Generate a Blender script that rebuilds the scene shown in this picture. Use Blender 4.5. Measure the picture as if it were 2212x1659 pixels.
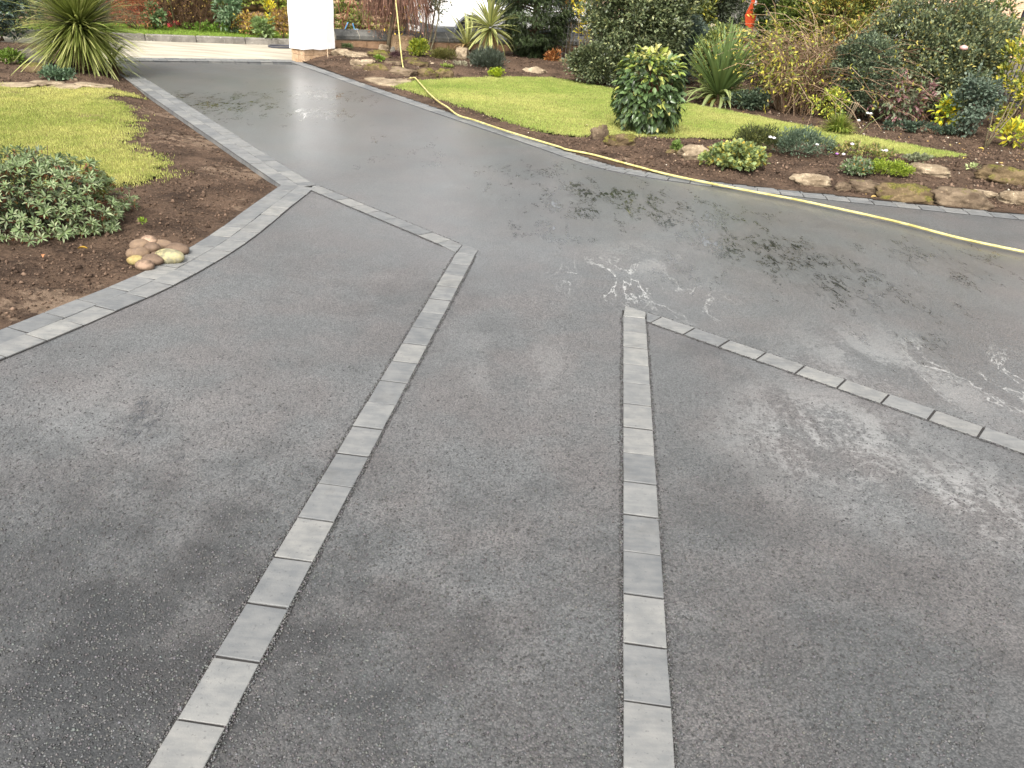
import bpy, bmesh, math, random
import numpy as np
from mathutils import Vector, Matrix, noise as mnoise

# ------------------------------------------------------------------ camera, sky, sun, exposure
for o in list(bpy.data.objects):
    bpy.data.objects.remove(o, do_unlink=True)
SC = bpy.context.scene
COL = SC.collection
R = math.radians

CAM_H = 1.70
FOC, PITCH, ROLL = 3150.0 / 4032.0, R(27.51), R(4.35)
cr, sr, cp, sp = math.cos(ROLL), math.sin(ROLL), math.cos(PITCH), math.sin(PITCH)
cam = bpy.data.cameras.new('camera')
cam.sensor_fit = 'HORIZONTAL'
cam.sensor_width = 36.0
cam.lens = 36.0 * FOC
cam.clip_start = 0.05
cam.clip_end = 800.0
camo = bpy.data.objects.new('camera', cam)
COL.objects.link(camo)
right = Vector((cr, sr * sp, sr * cp))
up = Vector((-sr, cr * sp, cr * cp))
fwd = Vector((0, cp, -sp))
camo.matrix_world = Matrix(((right.x, up.x, -fwd.x, 0), (right.y, up.y, -fwd.y, 0),
                            (right.z, up.z, -fwd.z, CAM_H), (0, 0, 0, 1)))
SC.camera = camo

SUN_EL, SUN_AZ = R(50), R(192)      # azimuth measured clockwise from +Y
world = bpy.data.worlds.new('World')
SC.world = world
world.use_nodes = True
wn = world.node_tree
bg = wn.nodes['Background']
sky = wn.nodes.new('ShaderNodeTexSky')
sky.sky_type = 'NISHITA'
sky.sun_disc = False
sky.sun_elevation = SUN_EL
sky.sun_rotation = SUN_AZ
sky.air_density = 1.0
sky.dust_density = 4.0
sky.ozone_density = 1.0
hs = wn.nodes.new('ShaderNodeHueSaturation')
hs.inputs['Saturation'].default_value = 0.12
wn.links.new(sky.outputs['Color'], hs.inputs['Color'])
wn.links.new(hs.outputs['Color'], bg.inputs['Color'])
bg.inputs['Strength'].default_value = 0.13

sl = bpy.data.lights.new('sun', 'SUN')
sl.energy = 1.4
sl.angle = R(14)
sl.color = (1.0, 0.94, 0.84)
so = bpy.data.objects.new('sun', sl)
COL.objects.link(so)
sdir = Vector((math.sin(SUN_AZ) * math.cos(SUN_EL), math.cos(SUN_AZ) * math.cos(SUN_EL), math.sin(SUN_EL)))
so.rotation_euler = sdir.to_track_quat('Z', 'Y').to_euler()
so.location = sdir * 40

SC.view_settings.view_transform = 'Standard'
SC.view_settings.look = 'None'
SC.view_settings.gamma = 1.0
SC.view_settings.exposure = 1.40
SC.view_settings.use_curve_mapping = False
SC.cycles.max_bounces = 6
SC.cycles.diffuse_bounces = 3
SC.cycles.glossy_bounces = 3
SC.cycles.transmission_bounces = 3

# ------------------------------------------------------------------ survey helpers
def ray(u, v):
    """bearing of a surveyed point (2212-wide survey sheet) as a world direction"""
    k = 2212.0
    x, y = u / k - 0.5, (829.5 - v) / k
    x, y = cr * x - sr * y, sr * x + cr * y
    return np.array([x, FOC * cp + y * sp, -FOC * sp + y * cp])

def G(u, v, z=0.0):
    r = ray(u, v)
    t = (z - CAM_H) / r[2]
    return np.array([r[0] * t, r[1] * t, z])

def PY(u, v, Y):
    r = ray(u, v)
    t = Y / r[1]
    return np.array([r[0] * t, Y, CAM_H + r[2] * t])

def sstep(a, b, x):
    t = np.clip((np.asarray(x, float) - a) / (b - a), 0, 1)
    return t * t * (3 - 2 * t)

def poly_dist(px, py, line):
    d = np.full(np.shape(px), 1e9)
    for (x0, y0), (x1, y1) in zip(line[:-1], line[1:]):
        dx, dy = x1 - x0, y1 - y0
        t = np.clip(((px - x0) * dx + (py - y0) * dy) / (dx * dx + dy * dy), 0, 1)
        d = np.minimum(d, np.hypot(px - x0 - t * dx, py - y0 - t * dy))
    return d

def inside(px, py, poly):
    r = np.zeros(np.shape(px), bool)
    n = len(poly)
    for i in range(n):
        x0, y0 = poly[i]
        x1, y1 = poly[(i + 1) % n]
        if y0 == y1:
            continue
        c = ((y0 > py) != (y1 > py)) & (px < (x1 - x0) * (py - y0) / (y1 - y0) + x0)
        r ^= c
    return r

def vnoise(x, y, seed=0, octaves=4, scale=1.0):
    """cheap value noise, vectorised"""
    out = np.zeros(np.shape(x))
    amp, tot = 1.0, 0.0
    rs = np.random.RandomState(seed)
    tab = rs.rand(256, 256)
    f = scale
    for o in range(octaves):
        xx, yy = x * f + 17.3 * o + 100, y * f + 9.1 * o + 100
        xi, yi = np.floor(xx).astype(int), np.floor(yy).astype(int)
        fx, fy = xx - xi, yy - yi
        fx, fy = fx * fx * (3 - 2 * fx), fy * fy * (3 - 2 * fy)
        a = tab[xi % 256, yi % 256]; b = tab[(xi + 1) % 256, yi % 256]
        c = tab[xi % 256, (yi + 1) % 256]; d = tab[(xi + 1) % 256, (yi + 1) % 256]
        out += amp * ((a * (1 - fx) + b * fx) * (1 - fy) + (c * (1 - fx) + d * fx) * fy)
        tot += amp
        amp *= 0.55
        f *= 2.1
    return out / tot - 0.5

# surveyed lines on the ground (metres)
BAND1 = [(-6.42, 12.98), (-1.73, 6.51)]                 # drive-side edge of the left edging, gate to corner
BAND2_OUT = [(-1.99, 6.43), (-2.02, 5.8), (-2.04, 5.21), (-2.08, 4.77), (-2.18, 4.22), (-2.31, 3.81), (-2.45, 3.41), (-2.66, 2.9), (-2.9, 2.4)]
RIN = [(-4.16, 14.44), (-2.60, 12.30), (-1.07, 10.26), (-0.02, 8.90), (0.36, 8.38), (0.66, 8.02), (0.98, 7.81), (1.40, 7.65), (1.9, 7.52), (2.6, 7.40), (3.81, 7.24), (4.46, 7.17), (6.5, 7.0), (9.0, 6.8)]

def smooth_line(pts, n=14):
    P = [np.array(p, float) for p in pts]
    P = [2 * P[0] - P[1]] + P + [2 * P[-1] - P[-2]]
    out = []
    for i in range(1, len(P) - 2):
        for k in range(n):
            t = k / n
            a, b, c, d = P[i - 1], P[i], P[i + 1], P[i + 2]
            out.append(0.5 * ((2 * b) + (-a + c) * t + (2 * a - 5 * b + 4 * c - d) * t * t + (-a + 3 * b - 3 * c + d) * t ** 3))
    out.append(P[-2])
    return np.array(out)

def offset_line(L, d):
    """offset to the left of travel by d"""
    t = np.gradient(L, axis=0)
    t /= np.linalg.norm(t, axis=1)[:, None]
    n = np.stack([-t[:, 1], t[:, 0]], 1)
    return L + n * d

BLK_L, BLK_W, JOINT = 0.207, 0.122, 0.0085
RIN_S = smooth_line(RIN)
ROUT_S = offset_line(RIN_S, 2 * .130)
B2_S = smooth_line(BAND2_OUT)

LAWN_L = [(-12, 9.6), (-6.43, 10.0), (-5.78, 10.03), (-5.26, 10.28), (-4.82, 10.33), (-4.72, 10.17), (-4.95, 9.7), (-4.5, 9.28), (-4.2, 8.8), (-3.97, 8.21), (-3.75, 7.94), (-3.72, 7.5),
          (-3.48, 7.2), (-3.12, 6.80), (-2.86, 6.55), (-2.80, 6.35), (-2.84, 6.12), (-3.07, 5.86), (-3.6, 5.72), (-5, 5.6), (-12, 5.6)]
LAWN_R = [(-2.14, 12.35), (-2.02, 12.75), (-1.85, 13.12), (-1.18, 13.91), (-0.4, 14.5), (0.27, 14.85), (0.63, 14.56), (1.19, 14.06), (2.31, 12.95), (2.82, 12.5), (3.55, 11.75), (4.3, 11.1), (4.97, 10.5), (5.33, 10.18),
          (5.25, 10.0), (4.63, 9.79), (4.2, 9.95), (3.78, 10.2), (3.19, 10.2), (2.4, 10.0), (1.83, 9.83), (0.99, 9.63), (0.55, 9.40), (0.25, 9.42), (0.02, 9.6), (-0.6, 10.42), (-1.15, 11.18), (-1.65, 11.75)]

def terr_right(x, y):
    x = np.asarray(x, float); y = np.asarray(y, float)
    d = poly_dist(x, y, [tuple(p) for p in ROUT_S[::4]])
    dl = np.where(inside(x, y, LAWN_R), 0.0, poly_dist(x, y, LAWN_R + LAWN_R[:1]))
    back = sstep(12.6, 13.6, y) * (1 - sstep(0.2, 2.5, x))
    front = (1 - sstep(9.2, 10.6, y)) * sstep(0.3, 1.2, x)
    return 0.012 + 0.015 * sstep(0, .35, d) + 0.15 * np.minimum(np.minimum(d, dl * .8), 1.0) * back + 0.05 * sstep(0.1, 0.7, np.minimum(d, dl * 1.5)) * front

def terr_left(x, y):
    x = np.asarray(x, float); y = np.asarray(y, float)
    d1 = poly_dist(x, y, [(-6.66, 12.88), (-1.99, 6.43)])
    d2 = poly_dist(x, y, [tuple(p) for p in B2_S[::4]])
    d = np.minimum(d1, d2)
    low = -0.045 * (1 - sstep(0.0, 0.35, d1)) * sstep(6.0, 6.8, y)
    return 0.0 + 0.03 * sstep(0.05, 0.6, d) + low + 0.05 * sstep(9.9, 11.5, y)

def ground_z(x, y):
    """height of the beds at a spot"""
    if x < -2 and y < 13.2 and (x - -1.99) * (12.88 - 6.43) - (y - 6.43) * (-6.66 + 1.99) < 0 or x < -1.99 and y < 6.43:
        return float(terr_left(x, y))
    return float(terr_right(x, y))

def at(u, v):
    z = 0.0
    for i in range(6):
        g = G(u, v, z)
        z = ground_z(g[0], g[1])
    return G(u, v, z)

# ------------------------------------------------------------------ mesh helpers
def new_mesh(name, V, F, mats=None, col=None, smooth=False, mi=None):
    me = bpy.data.meshes.new(name)
    V = np.asarray(V, dtype=np.float32)
    if isinstance(F, np.ndarray):
        n, k = F.shape
        me.vertices.add(len(V))
        me.vertices.foreach_set('co', V.ravel())
        me.loops.add(n * k)
        me.loops.foreach_set('vertex_index', F.astype(np.int32).ravel())
        me.polygons.add(n)
        me.polygons.foreach_set('loop_start', np.arange(0, n * k, k, dtype=np.int32))
        me.polygons.foreach_set('loop_total', np.full(n, k, dtype=np.int32))
        me.update(calc_edges=True)
    else:
        me.from_pydata(V.tolist(), [], [list(f) for f in F])
    if mats is not None:
        for m in (mats if isinstance(mats, (list, tuple)) else [mats]):
            me.materials.append(m)
    if mi is not None:
        me.polygons.foreach_set('material_index', np.asarray(mi, dtype=np.int32))
    if col is not None:
        a = me.color_attributes.new('col', 'FLOAT_COLOR', 'POINT')
        c = np.ones((len(V), 4), np.float32)
        c[:, :3] = col
        a.data.foreach_set('color', c.ravel())
    if smooth:
        me.polygons.foreach_set('use_smooth', np.ones(len(me.polygons), bool))
    me.validate()
    return me

def link(name, me, parent=None, loc=None, mat=None):
    o = bpy.data.objects.new(name, me)
    COL.objects.link(o)
    if parent is not None:
        o.parent = parent
    if mat is not None:
        o.matrix_basis = mat
    elif loc is not None:
        o.location = loc
    return o

def tag(o, label=None, cat=None, group=None, kind=None):
    if label: o['label'] = label
    if cat: o['category'] = cat
    if group: o['group'] = group
    if kind: o['kind'] = kind
    return o

def thing(name, label, cat, loc=(0, 0, 0), rz=0.0, group=None):
    o = bpy.data.objects.new(name, None)
    o.empty_display_size = 0.1
    COL.objects.link(o)
    o.location = loc
    o.rotation_euler = (0, 0, rz)
    return tag(o, label, cat, group)

class MB:
    def __init__(s):
        s.V, s.F, s.C = [], [], []
        s.n = 0
    def add(s, V, F, c=None):
        V = np.asarray(V, float)
        s.F += [tuple(i + s.n for i in f) for f in F]
        s.V.append(V)
        if c is not None:
            s.C.append(np.tile(np.asarray(c, float), (len(V), 1)) if np.ndim(c) == 1 else np.asarray(c))
        s.n += len(V)
        return s
    def box(s, x0, x1, y0, y1, z0, z1, c=None):
        V = [(x, y, z) for z in (z0, z1) for y in (y0, y1) for x in (x0, x1)]
        return s.add(V, [(0, 2, 3, 1), (4, 5, 7, 6), (0, 1, 5, 4), (2, 6, 7, 3), (0, 4, 6, 2), (1, 3, 7, 5)], c)
    def tube(s, path, rad, n=6, c=None, cap=True):
        V, F = tube_geo(path, rad, n, cap)
        return s.add(V, F, c)
    def mesh(s, name, mats=None, smooth=False):
        V = np.concatenate(s.V) if s.V else np.zeros((0, 3))
        return new_mesh(name, V, s.F, mats, np.concatenate(s.C) if s.C else None, smooth)

def tube_geo(path, rad, n=6, cap=True):
    path = np.asarray(path, float)
    m = len(path)
    rad = np.full(m, rad) if np.ndim(rad) == 0 else np.asarray(rad, float)
    t = np.gradient(path, axis=0)
    t /= np.linalg.norm(t, axis=1)[:, None] + 1e-9
    ref = np.array([0, 0, 1.0]) if abs(t[0][2]) < 0.9 else np.array([1.0, 0, 0])
    V = []
    u = np.cross(t[0], ref); u /= np.linalg.norm(u)
    for i in range(m):
        u = u - t[i] * (u @ t[i]); u /= np.linalg.norm(u) + 1e-9
        w = np.cross(t[i], u)
        for k in range(n):
            a = 2 * math.pi * k / n
            V.append(path[i] + rad[i] * (math.cos(a) * u + math.sin(a) * w))
    F = []
    for i in range(m - 1):
        for k in range(n):
            a, b = i * n + k, i * n + (k + 1) % n
            F.append((a, b, b + n, a + n))
    if cap:
        F.append(tuple(range(n - 1, -1, -1)))
        F.append(tuple(range((m - 1) * n, m * n)))
    return np.array(V), F

def prism(pts, z0, z1, bev=0.004):
    """block with a chamfered top edge from a convex outline"""
    P = np.array(pts, float)
    a = 0.5 * sum(P[i][0] * P[(i + 1) % len(P)][1] - P[(i + 1) % len(P)][0] * P[i][1] for i in range(len(P)))
    if a < 0:
        P = P[::-1]
    n = len(P)
    ins = []
    for i in range(n):
        e0 = P[i] - P[i - 1]; e1 = P[(i + 1) % n] - P[i]
        n0 = np.array([-e0[1], e0[0]]) / np.linalg.norm(e0); n1 = np.array([-e1[1], e1[0]]) / np.linalg.norm(e1)
        k = (n0 + n1); k = k / max(0.35, (1 + n0 @ n1))
        ins.append(P[i] + k * bev)
    V = [(x, y, z0) for x, y in P] + [(x, y, z1 - bev) for x, y in P] + [(x, y, z1) for x, y in ins]
    F = []
    for i in range(n):
        j = (i + 1) % n
        F += [(i, j, n + j, n + i), (n + i, n + j, 2 * n + j, 2 * n + i)]
    F.append(tuple(range(2 * n, 3 * n)))
    F.append(tuple(range(n - 1, -1, -1)))
    return np.array(V), F

# ------------------------------------------------------------------ material helpers
class NT:
    def __init__(s, name):
        s.m = bpy.data.materials.new(name)
        s.m.use_nodes = True
        s.t = s.m.node_tree
        s.b = s.t.nodes['Principled BSDF']
        s.out = s.t.nodes['Material Output']
    def n(s, typ, props=None, **inp):
        nd = s.t.nodes.new('ShaderNode' + typ)
        for k, v in (props or {}).items():
            setattr(nd, k, v)
        for k, v in inp.items():
            key = int(k[1:]) if k[0] == 'i' and k[1:].isdigit() else k.replace('_', ' ')
            s.set(nd.inputs[key], v)
        return nd
    def set(s, sock, v):
        if isinstance(v, bpy.types.NodeSocket):
            s.t.links.new(v, sock)
        elif isinstance(v, bpy.types.Node):
            s.t.links.new(v.outputs[0], sock)
        else:
            if isinstance(v, (tuple, list)) and len(v) == 3 and sock.type == 'RGBA':
                v = (*v, 1)
            sock.default_value = v
    def p(s, **inp):
        for k, v in inp.items():
            s.set(s.b.inputs[k.replace('_', ' ')], v)
    def math(s, op, a, b=None, c=None, clamp=False):
        nd = s.t.nodes.new('ShaderNodeMath'); nd.operation = op; nd.use_clamp = clamp
        s.set(nd.inputs[0], a)
        if b is not None: s.set(nd.inputs[1], b)
        if c is not None: s.set(nd.inputs[2], c)
        return nd.outputs[0]
    def mix(s, f, a, b):
        nd = s.t.nodes.new('ShaderNodeMix'); nd.data_type = 'RGBA'
        s.set(nd.inputs[0], f); s.set(nd.inputs[6], a); s.set(nd.inputs[7], b)
        return nd.outputs[2]
    def mul(s, a, b):
        nd = s.t.nodes.new('ShaderNodeMix'); nd.data_type = 'RGBA'; nd.blend_type = 'MULTIPLY'
        nd.inputs[0].default_value = 1.0
        s.set(nd.inputs[6], a); s.set(nd.inputs[7], b)
        return nd.outputs[2]
    def rng(s, v, a, b, c=0.0, d=1.0, smooth=True):
        nd = s.t.nodes.new('ShaderNodeMapRange')
        nd.interpolation_type = 'SMOOTHSTEP' if smooth else 'LINEAR'
        for i, x in enumerate((v, a, b, c, d)): s.set(nd.inputs[i], x)
        return nd.outputs[0]
    def pos(s):
        return s.t.nodes.new('ShaderNodeNewGeometry').outputs['Position']
    def obj(s):
        return s.t.nodes.new('ShaderNodeTexCoord').outputs['Object']
    def noise(s, vec, scale, detail=4.0, rough=0.55, dist=0.0):
        return s.n('TexNoise', Vector=vec, Scale=scale, Detail=detail, Roughness=rough, Distortion=dist).outputs[0]
    def bump(s, h, strength=0.5, dist=0.01):
        return s.n('Bump', Height=h, Strength=strength, Distance=dist).outputs[0]

def simple(name, c, rough=0.6, metal=0.0, var=0.12, scale=12.0, bump=0.0, spec=0.5):
    n = NT(name)
    v = n.obj()
    f = n.noise(v, scale)
    lo = tuple(max(0, x * (1 - var)) for x in c); hi = tuple(min(1, x * (1 + var)) for x in c)
    n.p(Base_Color=n.mix(n.rng(f, .3, .7), lo, hi), Roughness=rough, Metallic=metal, Specular_IOR_Level=spec)
    if bump:
        n.p(Normal=n.bump(n.noise(v, scale * 4), bump, 0.01))
    return n.m

def leaf_mat(name, rough=0.5, trans=0.3, spec=0.4, vary=0.25):
    n = NT(name)
    a = n.n('Attribute', {'attribute_name': 'col'})
    oi = n.n('ObjectInfo')
    k = n.rng(oi.outputs['Random'], 0, 1, 1 - vary, 1 + vary, False)
    c = n.n('HueSaturation', Color=a.outputs[0], Value=k).outputs[0]
    n.p(Base_Color=c, Roughness=rough, Specular_IOR_Level=spec)
    tr = n.n('BsdfTranslucent', Color=c)
    mx = n.n('MixShader', i0=trans, i1=n.b.outputs[0], i2=tr.outputs[0])
    n.t.links.new(mx.outputs[0], n.out.inputs[0])
    return n.m

def attr_mat(name, rough=0.85, spec=0.2, scale=30.0, bump=0.4):
    n = NT(name)
    a = n.n('Attribute', {'attribute_name': 'col'})
    v = n.obj()
    f = n.noise(v, scale)
    n.p(Base_Color=n.mul(a.outputs[0], n.mix(n.rng(f, .25, .75), (.65, .65, .65), (1.25, 1.25, 1.25))), Roughness=rough, Specular_IOR_Level=spec)
    if bump:
        n.p(Normal=n.bump(n.noise(v, scale * 3), bump, 0.01))
    return n.m

M_LEAF = leaf_mat('leaf')
M_GLOSS = leaf_mat('leaf_glossy', 0.32, 0.2, 0.5)
M_STRAP = leaf_mat('leaf_strap', 0.42, 0.25, 0.45, 0.2)
M_GRASS = leaf_mat('grass_blade', 0.6, 0.35, 0.25, 0.0)
M_BARK = attr_mat('bark', 0.9, 0.15, 40, 0.5)

# --- asphalt: fresh bitmac, damp, with thin standing water where the hose has been
def asphalt_material():
    n = NT('asphalt')
    p = n.pos()
    vor = n.n('TexVoronoi', {'feature': 'F1'}, Vector=p, Scale=165.0, Randomness=1.0)
    vor2 = n.n('TexVoronoi', {'feature': 'F1'}, Vector=p, Scale=75.0, Randomness=1.0)
    big = n.noise(p, 0.9, 3, .55)
    mid = n.noise(p, 5.0, 4, .6)
    cell = n.n('SeparateColor', Color=vor.outputs['Color']).outputs[0]
    cell2 = n.n('SeparateColor', Color=vor2.outputs['Color']).outputs[1]
    stone = n.rng(n.math('ADD', n.math('MULTIPLY', cell, .82), n.math('MULTIPLY', cell2, .18)), .1, .95)
    base = n.mix(stone, (.078, .0762, .0755), (.138, .1345, .1325))
    tint = n.mix(n.rng(n.noise(p, 2.2, 3), .35, .65), (.96, 1.0, 1.01), (1.04, .995, .98))
    base = n.mul(base, tint)
    dry = n.rng(n.math('ADD', n.math('MULTIPLY', big, .65), n.math('MULTIPLY', mid, .35)), .36, .64)
    base = n.mul(base, n.mix(dry, (.87, .87, .87), (1.14, 1.14, 1.14)))
    # sheen falloff painted in: foreground colour darkened, plus a few damp patches
    sheen_falloff = None
    for c, r, w in [(G(200, 1550), 1.4, 1.0), (G(60, 1250), 1.1, .65), (G(700, 1500), 1.0, .65), (G(1100, 1659), 1.5, .45), (G(1900, 1659), 1.2, .42), (G(1200, 1600), .7, .4), (G(1800, 1600), .7, .4), (G(1560, 1100), .5, .35), (G(1550, 760), .35, .4), (G(900, 640), .6, .3), (G(1280, 1500), .3, .25), (G(2000, 1550), .6, .25)]:
        d = n.n('VectorMath', {'operation': 'DISTANCE'}, i0=p, i1=tuple(c)).outputs['Value']
        k = n.rng(n.math('ADD', d, n.math('MULTIPLY', n.math('SUBTRACT', mid, .5), r * 1.6)), r, 0, 0.0, w)
        sheen_falloff = k if sheen_falloff is None else n.math('MAXIMUM', sheen_falloff, k)
    base = n.mul(base, n.mix(sheen_falloff, (1, 1, 1), (.25, .25, .25)))
    pits = n.rng(vor.outputs['Distance'], .45, .75)
    base = n.mix(n.math('MULTIPLY', pits, .5), base, (.010, .012, .012))
    # standing water: shallow hollows, densest where the drive was hosed
    regs = [(G(460, 225), 1.9, .95), (G(690, 205), 1.3, .9), (G(1300, 430), 1.5, 1.0), (G(1150, 370), 1.0, .8), (G(1650, 540), 1.35, 1.0), (G(2050, 560), 1.2, .75),
            (G(2000, 760), .6, .6), (G(300, 900), .5, .60),
            (G(1480, 600), .5, .75), (G(900, 330), 1.2, .55), (G(680, 245), 1.0, .95), (G(1500, 470), 1.3, 1.0), (G(1850, 620), 1.0, .95), (G(1180, 500), .7, .8)]
    acc = None
    for c, r, w in regs:
        d = n.n('VectorMath', {'operation': 'DISTANCE'}, i0=p, i1=tuple(c)).outputs['Value']
        k = n.rng(d, r, r * .15, 0.0, w)
        acc = k if acc is None else n.math('MAXIMUM', acc, k)
    mp = n.n('Mapping', Vector=p, Rotation=(0, 0, R(35)), Scale=(1.0, .34, 1.0))
    w1 = n.noise(mp.outputs[0], 30.0, 6, .62, .4)
    w2 = n.noise(mp.outputs[0], 6.5, 4, .6, .6)
    hollow = n.math('ADD', n.math('MULTIPLY', w1, .50), n.math('MULTIPLY', w2, .50))
    lvl = n.math('ADD', hollow, n.math('MULTIPLY', n.math('SUBTRACT', acc, 1.0), .24))
    ridge = n.rng(n.math('ABSOLUTE', n.math('SUBTRACT', w1, .5)), .032, .016)
    clus = n.rng(n.math('ADD', w2, n.math('MULTIPLY', n.math('SUBTRACT', acc, 1.0), .24)), .44, .50)
    thin = n.math('MULTIPLY', n.math('MULTIPLY', ridge, clus), n.rng(n.noise(p, 11, 3), .44, .50))
    wet = n.math('MAXIMUM', n.rng(lvl, .548, .557), thin)
    damp = n.rng(lvl, .40, .52)
    base = n.mul(base, n.mix(n.math('MULTIPLY', damp, .6), (1, 1, 1), (.62, .62, .63)))
    base = n.mul(base, n.mix(wet, (1, 1, 1), (.13, .13, .14)))
    # white sky reflection painted into the colour as thin branching lines
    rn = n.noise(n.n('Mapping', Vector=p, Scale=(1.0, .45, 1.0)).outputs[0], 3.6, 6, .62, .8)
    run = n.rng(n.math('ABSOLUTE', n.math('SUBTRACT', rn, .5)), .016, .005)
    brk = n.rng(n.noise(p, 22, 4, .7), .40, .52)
    lime = None  # mask of the painted sky reflection, not a deposit
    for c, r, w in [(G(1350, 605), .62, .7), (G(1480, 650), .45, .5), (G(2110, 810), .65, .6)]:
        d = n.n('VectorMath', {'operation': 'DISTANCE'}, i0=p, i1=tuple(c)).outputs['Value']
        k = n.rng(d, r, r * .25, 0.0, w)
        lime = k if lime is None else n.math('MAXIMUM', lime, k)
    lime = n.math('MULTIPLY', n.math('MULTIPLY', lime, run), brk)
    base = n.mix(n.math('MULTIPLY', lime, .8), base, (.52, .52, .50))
    # soft pale sky sheen painted into the colour in broken clouds
    sky_sheen = None
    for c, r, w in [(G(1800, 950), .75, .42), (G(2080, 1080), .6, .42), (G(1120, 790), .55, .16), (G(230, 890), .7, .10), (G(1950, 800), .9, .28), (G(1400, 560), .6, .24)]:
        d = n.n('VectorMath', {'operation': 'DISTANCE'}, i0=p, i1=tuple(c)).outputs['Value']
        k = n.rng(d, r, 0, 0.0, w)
        sky_sheen = k if sky_sheen is None else n.math('MAXIMUM', sky_sheen, k)
    sky_sheen = n.math('MULTIPLY', sky_sheen, n.rng(n.math('ADD', n.math('MULTIPLY', rn, .5), n.math('MULTIPLY', n.noise(p, 30, 5, .78), .5)), .47, .56))
    base = n.mix(sky_sheen, base, (.40, .40, .39))
    film = None
    for c, r, w in [(G(650, 240), 4.2, .85), (G(1300, 440), 2.9, .85), (G(1950, 640), 2.6, .85)]:
        d = n.n('VectorMath', {'operation': 'DISTANCE'}, i0=p, i1=tuple(c)).outputs['Value']
        k = n.rng(n.math('ADD', d, n.math('MULTIPLY', n.math('SUBTRACT', big, .5), 1.6)), r, r * .45, 0.0, w)
        film = k if film is None else n.math('MAXIMUM', film, k)
    h = n.math('SUBTRACT', 1.0, n.math('POWER', vor.outputs['Distance'], 1.6))
    h = n.math('ADD', h, n.math('MULTIPLY', n.noise(p, 30, 2), .6))
    hb = n.math('MULTIPLY', h, n.math('SUBTRACT', 1.0, n.math('MULTIPLY', wet, .9)))
    n.p(Base_Color=base, Roughness=n.mix(wet, n.mix(damp, (.44,) * 3, (.34,) * 3), (.25,) * 3), Specular_IOR_Level=.85,
        Normal=n.bump(hb, .45, .004), Coat_Weight=n.math('MAXIMUM', wet, film), Coat_Roughness=n.rng(wet, 0, 1, .30, .035, False), Coat_IOR=1.36,
        Coat_Normal=n.bump(n.math('ADD', n.math('MULTIPLY', n.noise(p, 14, 2), .15), n.math('MULTIPLY', hb, .35)), .12, .004))
    return n.m

def paver_material():
    n = NT('paver_concrete')
    p = n.pos()
    oi = n.n('ObjectInfo').outputs['Random']
    tone = n.n('ValToRGB', Fac=oi)
    e = tone.color_ramp.elements
    e[0].position, e[0].color = 0.0, (.126, .130, .133, 1)
    e[1].position, e[1].color = 1.0, (.214, .212, .202, 1)
    for q, c in ((.3, (.154, .157, .158, 1)), (.6, (.184, .184, .179, 1)), (.85, (.165, .168, .168, 1))):
        x = e.new(q); x.color = c
    off = n.n('VectorMath', {'operation': 'ADD'}, i0=p, i1=n.n('CombineXYZ', X=n.math('MULTIPLY', oi, 40.0), Y=n.math('MULTIPLY', oi, 17.0))).outputs[0]
    blot = n.noise(off, 14, 4, .6)
    streak = n.noise(n.n('Mapping', Vector=off, Rotation=(0, 0, R(20)), Scale=(4, 22, 4)).outputs[0], 2.0, 3)
    k = n.math('ADD', n.math('MULTIPLY', blot, .6), n.math('MULTIPLY', streak, .4))
    base = n.mul(tone.outputs[0], n.mix(n.rng(k, .32, .68), (.80, .815, .83), (1.20, 1.18, 1.14)))
    spk = n.rng(n.n('TexVoronoi', Vector=p, Scale=160).outputs['Distance'], .05, .16, 1, 0)
    spk = n.math('MULTIPLY', spk, n.rng(n.noise(p, 45, 2), .55, .66))
    base = n.mix(n.math('MULTIPLY', spk, .7), base, (.40, .39, .36))
    stain = n.rng(n.noise(p, 5.5, 5, .65, .4), .52, .70)
    base = n.mix(n.math('MULTIPLY', stain, .35), base, (.095, .093, .088))
    pit = n.math('MULTIPLY', n.rng(n.noise(p, 90, 2), .64, .72), .6)
    base = n.mix(pit, base, (.09, .09, .09))
    n.p(Base_Color=base, Roughness=n.rng(n.noise(p, 3), .3, .7, .5, .72), Specular_IOR_Level=.4, Normal=n.bump(n.noise(p, 160, 3), .25, .003))
    return n.m

def soil_material(name='soil', dark=(.052, .034, .024), lite=(.152, .100, .068), sand=(.30, .215, .15)):
    n = NT(name)
    p = n.pos()
    f = n.math('ADD', n.math('MULTIPLY', n.noise(p, 3, 4), .5), n.math('MULTIPLY', n.noise(p, 40, 4, .65), .5))
    c = n.mix(n.rng(f, .38, .62), dark, lite)
    # dry sandy spill of jointing sand beside the edging, patchy
    spots = [(G(130, 660), .55, .9), (G(430, 300), .9, .8), (G(520, 370), .7, .85), (G(360, 240), .8, .75), (G(540, 450), .5, .5), (G(1330, 350), .3, .6), (G(1700, 415), .5, .4)]
    acc = None
    for cc, r, w in spots:
        d = n.n('VectorMath', {'operation': 'DISTANCE'}, i0=p, i1=tuple(cc)).outputs['Value']
        k = n.rng(d, r, 0, 0.0, w)
        acc = k if acc is None else n.math('MAXIMUM', acc, k)
    sm = n.rng(n.math('ADD', n.noise(p, 9, 5, .65), n.math('MULTIPLY', acc, .35)), .66, .82)
    c = n.mix(n.math('MULTIPLY', sm, .75), c, sand)
    chip = n.math('MULTIPLY', n.rng(n.n('TexVoronoi', Vector=p, Scale=38).outputs['Distance'], .10, .2, 1, 0), n.rng(n.noise(p, 16, 2), .58, .64))
    c = n.mix(n.math('MULTIPLY', chip, .75), c, (.42, .34, .26))
    n.p(Base_Color=c, Roughness=.95, Specular_IOR_Level=.15, Normal=n.bump(n.noise(p, 60, 6, .75), 1.0, .03))
    return n.m

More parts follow.
